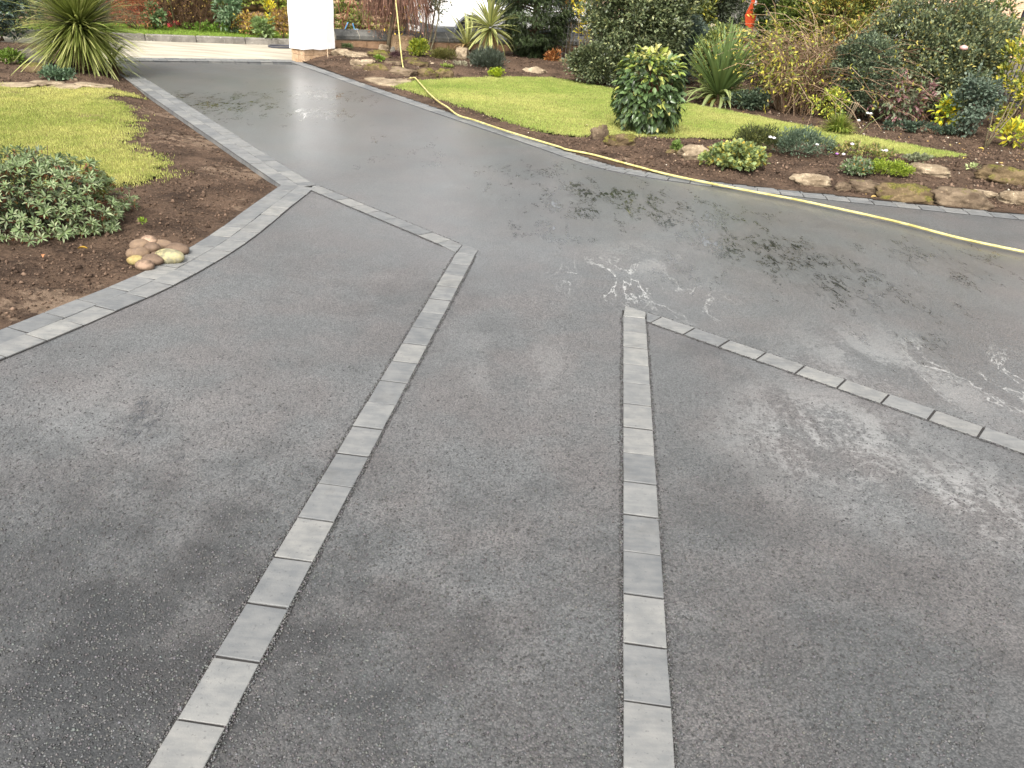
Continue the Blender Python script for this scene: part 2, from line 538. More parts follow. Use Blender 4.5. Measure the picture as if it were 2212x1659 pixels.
def stone_material(name, a, b, moss=0.0, scale=5.0):
    n = NT(name)
    p = n.pos()
    f = n.noise(p, scale, 6, .62)
    c = n.mix(n.rng(f, .3, .7), a, b)
    spot = n.rng(n.noise(p, scale * 6, 3), .58, .72)
    c = n.mix(n.math('MULTIPLY', spot, .45), c, tuple(min(1, x * 1.8) for x in b))
    if moss:
        nz = n.n('SeparateXYZ', Vector=n.t.nodes.new('ShaderNodeNewGeometry').outputs['Normal']).outputs[2]
        mk = n.math('MULTIPLY', n.rng(n.math('ADD', n.noise(p, scale * 1.6, 6, .7), n.math('MULTIPLY', nz, .14)), .74 - moss * .24, .84 - moss * .24), .85)
        c = n.mix(mk, c, n.mix(n.rng(n.noise(p, 50, 2), .3, .7), (.055, .055, .010), (.16, .145, .03)))
    n.p(Base_Color=c, Roughness=.9, Specular_IOR_Level=.2, Normal=n.bump(n.noise(p, scale * 7, 5, .65), .8, .02))
    return n.m

def lawn_material(name, a, b, bare):
    n = NT(name)
    p = n.pos()
    f = n.noise(p, 1.6, 4, .6)
    n.p(Base_Color=n.mix(n.rng(f, .35, .65), a, b), Roughness=.95, Specular_IOR_Level=.1, Normal=n.bump(n.noise(p, 90, 3), .8, .02))
    return n.m

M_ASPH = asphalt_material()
M_PAVER = paver_material()
M_SOIL = soil_material()
M_JOINT = simple('joint_sand', (.022, .020, .019), .95, 0, .3, 40)
M_WHITE = simple('white_sheet', (.84, .84, .83), .45, 0, .02, 3)
M_TURF = lawn_material('turf', (.17, .15, .055), (.27, .245, .085), 0)
M_STONE = [stone_material('sandstone_pale', (.15, .11, .07), (.40, .32, .22), .12), stone_material('sandstone_mossy', (.07, .047, .026), (.18, .13, .07), .8),
           stone_material('sandstone_brown', (.075, .052, .034), (.22, .165, .11), .3), stone_material('stone_grey', (.09, .08, .066), (.22, .20, .165), .45)]

# ------------------------------------------------------------------ ground, drive, road
gm = new_mesh('ground', [(-300, -300, -.13), (300, -300, -.13), (300, 500, -.13), (-300, 500, -.13)], [(0, 1, 2, 3)], simple('far_ground', (.10, .09, .07), .95, 0, .3, .4))
tag(link('ground', gm), 'brown earth stretching out beyond the garden', 'ground', kind='structure')

def sheet(name, poly, z, mat):
    V = [(x, y, z) for x, y in poly]
    return new_mesh(name, V, [tuple(range(len(V)))], mat)

b1 = np.array(BAND1)
b1d = (b1[1] - b1[0]) / np.linalg.norm(b1[1] - b1[0])
b1n = np.array([b1d[1], -b1d[0]])            # towards the soil side (right of travel, i.e. left in view)
drive_poly = [tuple(b1[0] + b1n * .12), tuple(b1[1] + b1n * .12)]
drive_poly += [tuple(p) for p in offset_line(B2_S, .12)[6::6]]
drive_poly += [(-3.2, -2.5), (9.0, -2.5)]
drive_poly += [tuple(p) for p in offset_line(RIN_S, .12)[::-4]]
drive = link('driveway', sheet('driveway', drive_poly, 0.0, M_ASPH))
tag(drive, 'fresh black asphalt driveway, wet in patches', 'driveway', kind='structure')

# road beyond the gate: worn pale concrete lane
n_ = NT('road_concrete'); p_ = n_.pos()
rf = n_.noise(n_.n('Mapping', Vector=p_, Rotation=(0, 0, R(-24)), Scale=(.5, 2.5, 1)).outputs[0], 2.2, 5, .6)
n_.p(Base_Color=n_.mix(n_.rng(rf, .3, .7), (.30, .27, .215), (.50, .455, .36)), Roughness=.85, Normal=n_.bump(n_.noise(p_, 60, 4), .4, .01))
kd = np.array([.91, .415]); kn = np.array([-kd[1], kd[0]])
k0 = np.array([-7.53, 15.97])
gate0, gate1 = np.array([-6.55, 13.12]), np.array([-4.18, 14.56])
gd = (gate1 - gate0) / np.linalg.norm(gate1 - gate0); gn = np.array([-gd[1], gd[0]])
ga, gb = gate0 - gd * 9, gate1 + gd * 16
road_poly = [tuple(ga + gn * .15), tuple(gb + gn * .15), tuple(k0 + kd * 22 + kn * .02), tuple(k0 - kd * 9 + kn * .02)]
tag(link('road', sheet('road', road_poly, -.006, n_.m)), 'pale worn concrete lane beyond the drive entrance', 'road', kind='structure')

M_KERB = stone_material('kerb_concrete', (.13, .12, .105), (.27, .25, .22), .1, 4)
kerb = link('kerb', sheet('kerb', [tuple(k0 - kd * 9), tuple(k0 + kd * 22), tuple(k0 + kd * 22 + kn * .12), tuple(k0 - kd * 9 + kn * .12)], .0, M_JOINT))
tag(kerb, 'grey concrete kerb along the grass verge across the lane', 'kerb', kind='structure')
km = None
for i in range(22):
    a = k0 + kd * (-7 + i * .9)
    if km is None:
        V, F = prism([(0, 0), (.888, 0), (.888, .13), (0, .13)], -.05, .115, .015)
        km = new_mesh('kerb_stone', V, F, M_KERB)
    o = link('kerb_stone', km, kerb, (a[0], a[1], random.Random(i).uniform(-.006, .004)))
    o.rotation_euler = (0, 0, math.atan2(kd[1], kd[0]))

# ------------------------------------------------------------------ paver bands
def paver_mesh(L, W, name='paver'):
    V, F = prism([(-L / 2, -W / 2), (L / 2, -W / 2), (L / 2, W / 2), (-L / 2, W / 2)], -.05, 0.0, .0014)
    return new_mesh(name, V, F, M_PAVER)
PV = paver_mesh(BLK_L - JOINT, .124)
PZ = .0075
prn = random.Random(5)

def put_paver(parent, x, y, ang, me=PV):
    o = link('paver', me, parent, (x, y, PZ + prn.uniform(-.002, .002)))
    o.rotation_euler = (prn.uniform(-.004, .004), prn.uniform(-.004, .004), ang + prn.uniform(-.010, .010))
    return o

def band_base(name, label, outline):
    o = link(name, sheet(name, outline, .0035, M_JOINT))
    return tag(o, label, 'edging', kind='structure')

def walk(L, step, start=0.0):
    seg = np.linalg.norm(np.diff(L, axis=0), axis=1)
    s = np.concatenate([[0], np.cumsum(seg)])
    out = []
    q = start
    while q + step <= s[-1]:
        c = q + step / 2
        x = np.interp(c, s, L[:, 0]); y = np.interp(c, s, L[:, 1])
        x2 = np.interp(min(c + .02, s[-1]), s, L[:, 0]); y2 = np.interp(min(c + .02, s[-1]), s, L[:, 1])
        x1 = np.interp(c - .02, s, L[:, 0]); y1 = np.interp(c - .02, s, L[:, 1])
        out.append((x, y, math.atan2(y2 - y1, x2 - x1)))
        q += step
    return out

def course_band(name, label, line, offs, e0, e1, stagger=None, fill=True, w=None):
    pm = PV if w is None else paver_mesh(BLK_L - JOINT, w - .003)
    w = w or BLK_W
    """line: edge polyline; offs: centre offset of each course (left of travel)"""
    A, B = offset_line(line, e0), offset_line(line, e1)
    par = band_base(name, label, [tuple(p) for p in A] + [tuple(p) for p in B[::-1]])
    for i, off in enumerate(offs):
        st = (stagger or [0, .1])[i % 2]
        OL = offset_line(line, off)
        tot = np.linalg.norm(np.diff(OL, axis=0), axis=1).sum()
        for x, y, a in walk(OL, BLK_L, st):
            put_paver(par, x, y, a, pm)
        if fill:
            n_full = int((tot - st) / BLK_L + 1e-6)
            for s0, s1 in ((0, st), (st + n_full * BLK_L, tot)):
                if s1 - s0 > .025:
                    seg = np.concatenate([[0], np.cumsum(np.linalg.norm(np.diff(OL, axis=0), axis=1))])
                    c = (s0 + s1) / 2
                    q = [np.array([np.interp(z, seg, OL[:, 0]), np.interp(z, seg, OL[:, 1])]) for z in (s0, c, s1)]
                    put_paver(par, q[1][0], q[1][1], math.atan2(*(q[2] - q[0])[::-1]), paver_mesh(s1 - s0 - .004, w - .003, 'paver_cut'))
    return par

# A: long single band, left of centre
aA = R(-95.06)
dA = np.array([math.cos(aA), math.sin(aA)]); nA = np.array([-dA[1], dA[0]])
pA = np.array([-.4304, 5.0480])
baseA = band_base('paver_band', 'single row of grey pavers running from the foreground to the upper middle, left one of two', [tuple(pA - dA * .10 - nA * .006), tuple(pA + dA * 4.6 - nA * .006), tuple(pA + dA * 4.6 + nA * .126), tuple(pA - dA * .10 + nA * .126)])
for i in range(21):
    c = pA + dA * BLK_L * (i + .5) + nA * (BLK_W / 2 + .001)
    put_paver(baseA, c[0], c[1], aA)
V, F = prism([(-.402, 5.232), (-.292, 5.150), tuple(pA + nA * .122 - dA * .002), tuple(pA - dA * .002)], -.04, PZ, .0035)
link('paver', new_mesh('paver_cut', V, F, M_PAVER), baseA)
# B: second single band, right of centre
pB = np.array([.5941, 4.1781])
baseB = band_base('paver_band', 'single row of grey pavers running from the foreground to a pointed end, right one of two', [tuple(pB - dA * .10 - nA * .006), tuple(pB + dA * 3.8 - nA * .006), tuple(pB + dA * 3.8 + nA * .126), tuple(pB - dA * .02 + nA * .126)])
for i in range(17):
    c = pB + dA * BLK_L * (i + .5) + nA * (BLK_W / 2 + .001)
    put_paver(baseB, c[0], c[1], aA)
tipB = np.array([.620, 4.338])
V, F = prism([tuple(tipB), (.731, 4.262), tuple(pB + nA * .122 - dA * .002), tuple(pB - dA * .002)], -.04, PZ, .0035)
link('paver', new_mesh('paver_cut', V, F, M_PAVER), baseB)
# C: band from that point out to the right
aC = R(-37.9)
dC = np.array([math.cos(aC), math.sin(aC)]); nC = np.array([dC[1], -dC[0]])   # nC towards the camera
pC = np.array([.8117, 4.2092])
baseC = band_base('paver_band', 'row of grey pavers branching off to the right edge below the wet patch', [tuple(pC - dC * .09 - nC * .008), tuple(pC + dC * 3.2 - nC * .008), tuple(pC + dC * 3.2 + nC * .120), tuple(pC - dC * .06 + nC * .120)])
for i in range(14):
    c = pC + dC * .2095 * (i + .5) + nC * .057
    put_paver(baseC, c[0], c[1], aC)
V, F = prism([tuple(pC - dC * .003), tuple(pC - dC * .003 + nC * .115), (.721, 4.135), (.735, 4.262)], -.04, PZ, .0035)
link('paver', new_mesh('paver_cut', V, F, M_PAVER), baseC)
# D: divider from the corner to the tip of A
e0, e1 = np.array([-1.70, 6.495]), np.array([-.412, 5.242])
lD = np.array([e0 + (e1 - e0) * t for t in np.linspace(0, 1, 12)])
dD = (e1 - e0) / np.linalg.norm(e1 - e0)
bD = course_band('paver_band', 'slanting row of grey pavers joining the left corner to the left band', lD, [-.061], .006, -.126, [.03], False)
nD = np.array([dD[1], -dD[0]])
q0 = e0 + dD * (.03 + 8 * BLK_L + .002)
V, F = prism([tuple(q0), (-.408, 5.236), (-.434, 5.075), tuple(q0 + nD * .120)], -.04, PZ, .0035)
link('paver', new_mesh('paver_cut', V, F, M_PAVER), bD)
V, F = prism([tuple(e0 - dD * .004), tuple(e0 + dD * .027), tuple(e0 + dD * .027 + nD * .120), tuple(e0 - dD * .03 + nD * .122)], -.04, PZ, .0025)
link('paver', new_mesh('paver_cut', V, F, M_PAVER), bD)
# left edging from gate to corner
l1 = np.array([b1[0] + (b1[1] - b1[0]) * t for t in np.linspace(0, 1, 40)])
course_band('paver_edging', 'double row of grey pavers along the left side, from entrance to corner', l1, [-.065, -.195], .004, -.264, [.02, .09], w=.130)
# left edging from corner round to the left
course_band('paver_edging', 'curving double row of grey pavers below the pile of cobbles', B2_S, [.069, .207], -.004, .280, [.16, .22], w=.138)
E2 = COL.objects.get('paver_edging.001')
for poly in ([(-1.985, 6.425), (-1.996, 6.275), (-1.860, 6.270), (-1.858, 6.455)], [(-1.854, 6.455), (-1.857, 6.218), (-1.722, 6.212), (-1.722, 6.36), (-1.740, 6.475)]):
    V, F = prism(poly, -.04, PZ, .0035)
    link('paver', new_mesh('paver_cut', V, F, M_PAVER), E2)
# right edging beside the lawn
course_band('paver_edging', 'long curving double row of grey pavers along the right lawn and rockery', RIN_S, [.065, .195], -.004, .264, [.05, .14], w=.130)
# threshold at the entrance
lg = np.array([gate0 + (gate1 - gate0) * t for t in np.linspace(-.02, 1.02, 20)])
course_band('paver_edging', 'pale rows of pavers across the drive entrance', lg, [-.061, .061, .183], -.13, .25, [.0, .1])

# ------------------------------------------------------------------ soil beds
def soil_bed(name, label, x0, x1, y0, y1, step, keep, terr, lawn, seed, amp):
    xs = np.arange(x0, x1, step); ys = np.arange(y0, y1, step)
    X, Y = np.meshgrid(xs, ys, indexing='ij')
    k = keep(X, Y)
    d_lawn = np.where(inside(X, Y, lawn), poly_dist(X, Y, lawn + lawn[:1]), 0)
    dd = np.minimum(poly_dist(X, Y, [(-6.66, 12.88), (-1.99, 6.43)]), np.minimum(poly_dist(X, Y, [tuple(p) for p in B2_S[::4]]), poly_dist(X, Y, [tuple(p) for p in ROUT_S[::4]])))
    a = amp * sstep(0.0, .25, dd)
    Z = terr(X, Y) + a * (vnoise(X, Y, seed, 4, 5.0) * 1.2 + vnoise(X, Y, seed + 1, 3, 24.0) * .9) - .035 * sstep(.0, .2, d_lawn)
    idx = -np.ones(X.shape, int)
    f = k[:-1, :-1] & k[1:, :-1] & k[1:, 1:] & k[:-1, 1:]
    use = np.zeros_like(k)
    use[:-1, :-1] |= f; use[1:, :-1] |= f; use[1:, 1:] |= f; use[:-1, 1:] |= f
    idx[use] = np.arange(use.sum())
    V = np.stack([X[use], Y[use], Z[use]], 1)
    I, J = np.nonzero(f)
    F = np.stack([idx[I, J], idx[I + 1, J], idx[I + 1, J + 1], idx[I, J + 1]], 1)
    o = link(name, new_mesh(name, V, F, M_SOIL, smooth=True))
    tag(o, label, 'soil', kind='structure')
    return o, X[use], Y[use], Z[use]

def keep_left(X, Y):
    # left of the two edgings, tucked a little under the pavers
    s1 = (X - -1.99) * b1n[0] + (Y - 6.43) * b1n[1]
    lx = np.interp(-Y, -B2_S[:, 1], B2_S[:, 0])
    s2 = lx - X
    return np.where(Y > 6.43, s1 > -.1, s2 > -.1) & (Y > 2.4)

BL = np.stack([np.interp(np.linspace(0, 1, 60), np.linspace(0, 1, len(ROUT_S)), ROUT_S[:, i]) for i in (0, 1)], 1)
right_poly = [tuple(p) for p in offset_line(RIN_S, .16)[::4]] + [(9.0, 20), (2.0, 19), (-1.2, 17.15), (-3.9, 15.55)]
def keep_right(X, Y):
    return inside(X, Y, right_poly)

bedL, lx_, ly_, lz_ = soil_bed('soil_bed', 'dark dug soil bed around the left lawn', -9.5, -1.5, 2.4, 13.6, .034, keep_left, terr_left, LAWN_L, 3, .032)
bedR, rx_, ry_, rz_ = soil_bed('soil_bed', 'dark soil borders and rockery around the right lawn', -4.6, 9.0, 6.6, 18.5, .042, keep_right, terr_right, LAWN_R, 8, .04)

ICO = None
def ico(sub):
    bm = bmesh.new()
    bmesh.ops.create_icosphere(bm, subdivisions=sub, radius=1.0)
    V = np.array([v.co[:] for v in bm.verts]); F = np.array([[v.index for v in f.verts] for f in bm.faces])
    bm.free()
    return V, F
ICO1, ICO1F = ico(1)
OCT = np.array([(1, 0, 0), (-1, 0, 0), (0, 1, 0), (0, -1, 0), (0, 0, 1), (0, 0, -1)], float)
OCTF = np.array([(0, 2, 4), (2, 1, 4), (1, 3, 4), (3, 0, 4), (2, 0, 5), (1, 2, 5), (3, 1, 5), (0, 3, 5)])

def clods(name, parent, P, S, rng, mats, base=(ICO1, ICO1F), flat=.7, cols=None):
    n = len(P)
    BV, BF = base
    m = len(BV)
    V = BV[None] * (1 + rng.uniform(-.28, .28, (n, m, 1)))
    sc = S[:, None] * rng.uniform(.65, 1.2, (n, 3)); sc[:, 2] *= flat
    V = V * sc[:, None, :]
    a = rng.uniform(0, 6.28, n); c, s = np.cos(a)[:, None], np.sin(a)[:, None]
    V = np.stack([V[:, :, 0] * c - V[:, :, 1] * s, V[:, :, 0] * s + V[:, :, 1] * c, V[:, :, 2]], 2) + P[:, None, :]
    F = (BF[None] + (np.arange(n) * m)[:, None, None]).reshape(-1, 3)
    col = None
    if cols is not None:
        col = np.repeat(cols, m, axis=0)
    o = link(name, new_mesh(name, V.reshape(-1, 3), F, mats, col), parent)
    tag(o, kind='stuff')
    return o

rng = np.random.default_rng(11)
M_CHIP = attr_mat('stone_chip', .85, .25, 60, .3)
def scatter(xs, ys, zs, n, w):
    w = np.clip(w, 0, None)
    i = rng.choice(len(xs), n, p=w / w.sum())
    return np.stack([xs[i] + rng.uniform(-.02, .02, n), ys[i] + rng.uniform(-.02, .02, n), zs[i] + .004], 1)
inl = inside(lx_, ly_, LAWN_L) & (poly_dist(lx_, ly_, LAWN_L + LAWN_L[:1]) > .15)
dpl = np.minimum(poly_dist(lx_, ly_, [(-6.66, 12.88), (-1.99, 6.43)]), poly_dist(lx_, ly_, [tuple(p) for p in B2_S[::4]]))
wl = (~inl & (dpl > .04)) * (vnoise(lx_, ly_, 21, 3, 2.0) + .35) / (1 + (ly_ - 3) * .25)
# keep clear of the paved side
outL = ((ly_ > 6.43) & (((lx_ + 1.99) * b1n[0] + (ly_ - 6.43) * b1n[1]) < .03)) | ((ly_ <= 6.43) & (np.interp(-ly_, -B2_S[:, 1], B2_S[:, 0]) - lx_ < .03))
wl = wl * ~outL
NC = 27000
M_CLOD = attr_mat('soil_crumb', .95, .12, 60, .5)
def crumb_cols(n):
    t = rng.random((n, 1)) ** 1.3
    return (np.array([(.050, .033, .023)]) * (1 - t) + np.array([(.20, .135, .095)]) * t) * rng.uniform(.85, 1.15, (n, 1))
clods('soil_clods', bedL, scatter(lx_, ly_, lz_, NC, wl), rng.lognormal(-5.1, .5, NC).clip(.004, .025), rng, M_CLOD, (OCT, OCTF), .8, crumb_cols(NC))
inr = inside(rx_, ry_, LAWN_R) & (poly_dist(rx_, ry_, LAWN_R + LAWN_R[:1]) > .15)
wr = (~inr & (poly_dist(rx_, ry_, [tuple(p) for p in ROUT_S[::4]]) > .06) & inside(rx_, ry_, [tuple(p) for p in ROUT_S[::4]] + [(9, 20), (-3.9, 15.5)])) * (vnoise(rx_, ry_, 22, 3, 2.0) + .4) / (1 + (ry_ - 7) * .2)
clods('soil_clods', bedR, scatter(rx_, ry_, rz_, 22000, wr), rng.lognormal(-4.6, .5, 22000).clip(.006, .04), rng, M_CLOD, (OCT, OCTF), .8, crumb_cols(22000))
# pale chips and fallen leaf scraps in the right border
wc = wr * (1 + 5 * ((rx_ > 1.2) & (ry_ > 9.4)))
cc = np.array([(.55, .45, .33), (.45, .33, .22), (.62, .55, .45), (.50, .33, .12), (.38, .22, .10)])
clods('stone_chips', bedR, scatter(rx_, ry_, rz_, 1600, wc), rng.lognormal(-4.6, .4, 1600).clip(.005, .03), rng, M_CHIP, (OCT, OCTF), .5, cc[rng.integers(0, 5, 1600)])

# loose-topped aggregate of the asphalt: stones standing proud along the paver bands and in the foreground
def aggregate():
    rg = np.random.default_rng(6)
    n = 80000
    y = .75 + 2.6 * rg.random(n) ** 1.5
    x = rg.uniform(-1, 1, n) * (.30 + .68 * y)
    keep = rg.random(n) < 1 - .75 * sstep(1.6, 3.3, y)
    x, y = x[keep], y[keep]
    ex, ey = [], []
    for p0, d, ln, nn, w in ((pA, dA, 4.4, nA, .122), (pB, dA, 3.6, nA, .122), (pC, dC, 3.0, nC, .115), (e0, dD, 1.75, nD, .12)):
        for side in (-.005, w + .005):
            m = int(ln * 600)
            t = rg.uniform(0, ln, m); o = side + rg.normal(size=m) * .0045 + .001 * np.sign(side)
            q = p0[None] + d[None] * t[:, None] + nn[None] * o[:, None]
            ex.append(q[:, 0]); ey.append(q[:, 1])
    n0 = len(x)
    x = np.concatenate([x] + ex); y = np.concatenate([y] + ey)
    ok = np.ones(len(x), bool)
    for p0, d, nn, w in ((pA, dA, nA, .122), (pB, dA, nA, .122)):
        t = (x - p0[0]) * d[0] + (y - p0[1]) * d[1]; o = (x - p0[0]) * nn[0] + (y - p0[1]) * nn[1]
        ok &= ~((t > -.15) & (o > .006) & (o < w - .006))
    nedge = int(ok[n0:].sum())
    x, y = x[ok], y[ok]
    m = len(x)
    g = rg.random(m) ** 1.4
    cols = (.026 + .092 * g)[:, None] * np.array([[1.0, .98, .97]]) * rg.uniform(.92, 1.08, (m, 3))
    clods('aggregate', drive, np.column_stack([x, y, np.where(np.arange(m) < m - nedge, rg.uniform(-.0012, .0008, m), rg.uniform(.0015, .005, m))]), rg.uniform(.0026, .0052, m), rg, M_AGG, (OCT, OCTF), .75, cols)
n_ = NT('aggregate')
a_ = n_.n('Attribute', {'attribute_name': 'col'})
n_.p(Base_Color=a_.outputs[0], Roughness=.45, Specular_IOR_Level=.6)
M_AGG = n_.m
aggregate()

# ------------------------------------------------------------------ lawns
def blade_field(name, parent_label, P, hgt, wid, cols, lean=.5):
    n = len(P)
    a = rng.uniform(0, 6.28, n)
    dx, dy = np.cos(a) * wid, np.sin(a) * wid
    la = rng.uniform(0, 6.28, n); ll = rng.uniform(0, lean, n) * hgt
    V = np.zeros((n, 3, 3))
    V[:, 0] = P + np.stack([dx, dy, 0 * a], 1)
    V[:, 1] = P - np.stack([dx, dy, 0 * a], 1)
    V[:, 2] = P + np.stack([np.cos(la) * ll, np.sin(la) * ll, hgt], 1)
    F = np.arange(n * 3).reshape(n, 3)
    return new_mesh(name, V.reshape(-1, 3), F, M_GRASS, np.repeat(cols, 3, axis=0))

def lawn(name, label, poly, terr, n, lush, dry, bare_fn, dz=.008, clip=None, rag=.16, step=.05):
    P2 = np.array(poly)
    (x0, y0), (x1, y1) = P2.min(0) - .2, P2.max(0) + .2
    if clip: x0, y0, x1, y1 = max(x0, clip[0]), max(y0, clip[1]), min(x1, clip[2]), min(y1, clip[3])
    loop = poly + poly[:1]
    def sd(x, y):
        d = poly_dist(x, y, loop)
        d = np.where(inside(x, y, poly), d, -d)
        return d + rag * (vnoise(x, y, 31, 3, 4.0) + .8 * vnoise(x, y, 33, 2, 16.0))
    X, Y = np.meshgrid(np.arange(x0, x1, step), np.arange(y0, y1, step), indexing='ij')
    k = sd(X, Y) > .06
    Z = terr(X, Y) + dz
    f = k[:-1, :-1] & k[1:, :-1] & k[1:, 1:] & k[:-1, 1:]
    use = np.zeros_like(k)
    use[:-1, :-1] |= f; use[1:, :-1] |= f; use[1:, 1:] |= f; use[:-1, 1:] |= f
    idx = -np.ones(X.shape, int); idx[use] = np.arange(use.sum())
    I, J = np.nonzero(f)
    me = new_mesh(name, np.stack([X[use], Y[use], Z[use]], 1), np.stack([idx[I, J], idx[I + 1, J], idx[I + 1, J + 1], idx[I, J + 1]], 1), M_TURF, smooth=True)
    o = link(name, me)
    tag(o, label, 'lawn', kind='structure')
    xs = rng.uniform(x0, x1, n * 3); ys = rng.uniform(y0, y1, n * 3)
    p = sstep(-.05, .12, sd(xs, ys)) * (1 - bare_fn(xs, ys))
    k = rng.random(len(xs)) < p
    xs, ys = xs[k][:n], ys[k][:n]
    f = np.clip(.5 + 1.6 * vnoise(xs, ys, 41, 4, 1.1) + .9 * vnoise(xs, ys, 42, 2, 7.0), 0, 1)[:, None]
    cols = (np.array(dry) * f + np.array(lush) * (1 - f)) * rng.uniform(.6, 1.4, (len(xs), 1))
    hgt = rng.uniform(.012, .028, len(xs))
    g = link('grass', blade_field('grass', '', np.column_stack([xs, ys, terr(xs, ys) + dz - .004]), hgt, .0038, cols), o)
    tag(g, kind='stuff')
    return o

def bareL(x, y):
    d = poly_dist(x, y, LAWN_L + LAWN_L[:1])
    return np.clip(.75 * (1 - sstep(0, .35, d)) * (vnoise(x, y, 51, 3, 5.0) + .6) + .9 * sstep(.12, .25, vnoise(x, y, 52, 3, 2.2)) * (1 - sstep(.3, 1.4, d)), 0, .96)
def bareR(x, y):
    d = poly_dist(x, y, LAWN_R + LAWN_R[:1])
    return np.clip(.4 * (1 - sstep(0, .12, d)) * (vnoise(x, y, 53, 3, 6.0) + .5), 0, .9)
lawn('lawn', 'yellowish worn lawn on the left with a ragged edge', LAWN_L, terr_left, 150000, (.30, .345, .085), (.52, .50, .17), bareL, clip=(-7.0, 5.4, -2.5, 10.6), rag=.30)
lawn('lawn', 'bright green lawn on the right behind the round leafy bush', LAWN_R, terr_right, 190000, (.30, .385, .09), (.50, .51, .17), bareR, rag=.10)

# verge
vp = [tuple(k0 - kd * 8 + kn * .12), tuple(k0 + kd * 5 + kn * .12), (-3.2, 19.9), (-5.42, 18.75), (-8.37, 17.95), (-13, 16.4)]
vg = link('grass_verge', sheet('grass_verge', vp, .10, M_TURF))
tag(vg, 'narrow strip of bright grass verge beyond the kerb', 'verge', kind='structure')
xs = rng.uniform(-9.5, -3, 60000); ys = rng.uniform(15, 19.5, 60000)
k = inside(xs, ys, vp); xs, ys = xs[k], ys[k]
cols = np.array([(.24, .36, .06)]) * rng.uniform(.7, 1.35, (len(xs), 1))
tag(link('grass', blade_field('grass', '', np.column_stack([xs, ys, 0 * xs + .098]), rng.uniform(.02, .05, len(xs)), .006, cols), vg), kind='stuff')

# ------------------------------------------------------------------ leaves and crowns
T_DIA = (np.array([(0, 0, 0), (-.5, .45, .08), (0, 1, -.08), (.5, .45, .08)], float), np.array([(0, 3, 2), (0, 2, 1)]))
T_OVAL = (np.array([(0, 0, 0), (.30, .2, .05), (.5, .5, .09), (.28, .8, .04), (0, 1.0, -.10), (-.28, .8, .04), (-.5, .5, .09), (-.30, .2, .05), (0, .5, .0)], float),
          np.array([(0, 1, 2, 8), (8, 2, 3, 4), (0, 8, 6, 7), (8, 4, 5, 6)]))
T_SPRAY = (np.array([(0, 0, 0), (-.5, .55, 0), (0, .62, .05), (-.22, 1, -.1), (.5, .5, .02), (.25, .95, -.12), (0, .3, 0)], float), np.array([(0, 6, 1), (6, 2, 3), (0, 4, 6), (6, 5, 2)]))

def unit(a):
    return a / (np.linalg.norm(a, axis=-1, keepdims=True) + 1e-9)

def leaf_frames(Dv, Nv):
    y = unit(Dv); x = unit(np.cross(y, Nv)); z = np.cross(x, y)
    return x, y, z

def leaf_geo(P, Dv, Nv, L, W, tmpl):
    x, y, z = leaf_frames(Dv, Nv)
    T, F = tmpl
    V = P[:, None] + x[:, None] * (T[None, :, 0, None] * W[:, None, None]) + y[:, None] * (T[None, :, 1, None] * L[:, None, None]) + z[:, None] * (T[None, :, 2, None] * L[:, None, None])
    n, m = len(P), len(T)
    Fs = (F[None] + (np.arange(n) * m)[:, None, None]).reshape(-1, F.shape[1])
    return V.reshape(-1, 3), Fs

def pick(pal, n, rg, jit=.3):
    pal = [(p if len(p) == 4 else (*p, 1.0)) for p in pal]
    w = np.array([p[3] for p in pal]); c = np.array([p[:3] for p in pal])
    return c[rg.choice(len(pal), n, p=w / w.sum())] * rg.uniform(1 - jit, 1 + jit, (n, 1))

def sphere_pts(n, rg):
    return unit(rg.normal(size=(n, 3)))

def crown_pts(rg, c, rad, nclump, n, cr_, fill=.35, droop=0.0, up=.3, zmin=.03, box=0.0):
    """leaf positions on clumps spread through a crown's volume"""
    c = np.array(c, float); rad = np.array(rad, float)
    d = sphere_pts(nclump, rg)
    if box:
        m = np.max(np.abs(d), axis=1, keepdims=True); d = d * (1 - box) + d / m * box
    r = (fill + (1 - fill) * rg.random((nclump, 1)) ** .5)
    C = c + d * r * (rad - cr_ * .55).clip(.01)
    C[:, 2] = np.maximum(C[:, 2], zmin + cr_ * .4)
    i = rg.integers(0, nclump, n)
    e = sphere_pts(n, rg)
    e[:, 2] = np.where(rg.random(n) < .55, np.abs(e[:, 2]), e[:, 2])
    P = C[i] + e * cr_ * rg.uniform(.35, 1.05, (n, 1)) * rg.uniform(.75, 1.3, (nclump, 1))[i]
    out = unit((P - c) / rad)
    Dv = unit(e * .6 + out * .55 + rg.normal(size=(n, 3)) * .45 + np.array([0, 0, up - droop]))
    Nv = unit(out * .4 + np.array([0, 0, .8]) + rg.normal(size=(n, 3)) * .45)
    k = P[:, 2] > zmin
    return P[k], Dv[k], Nv[k], C

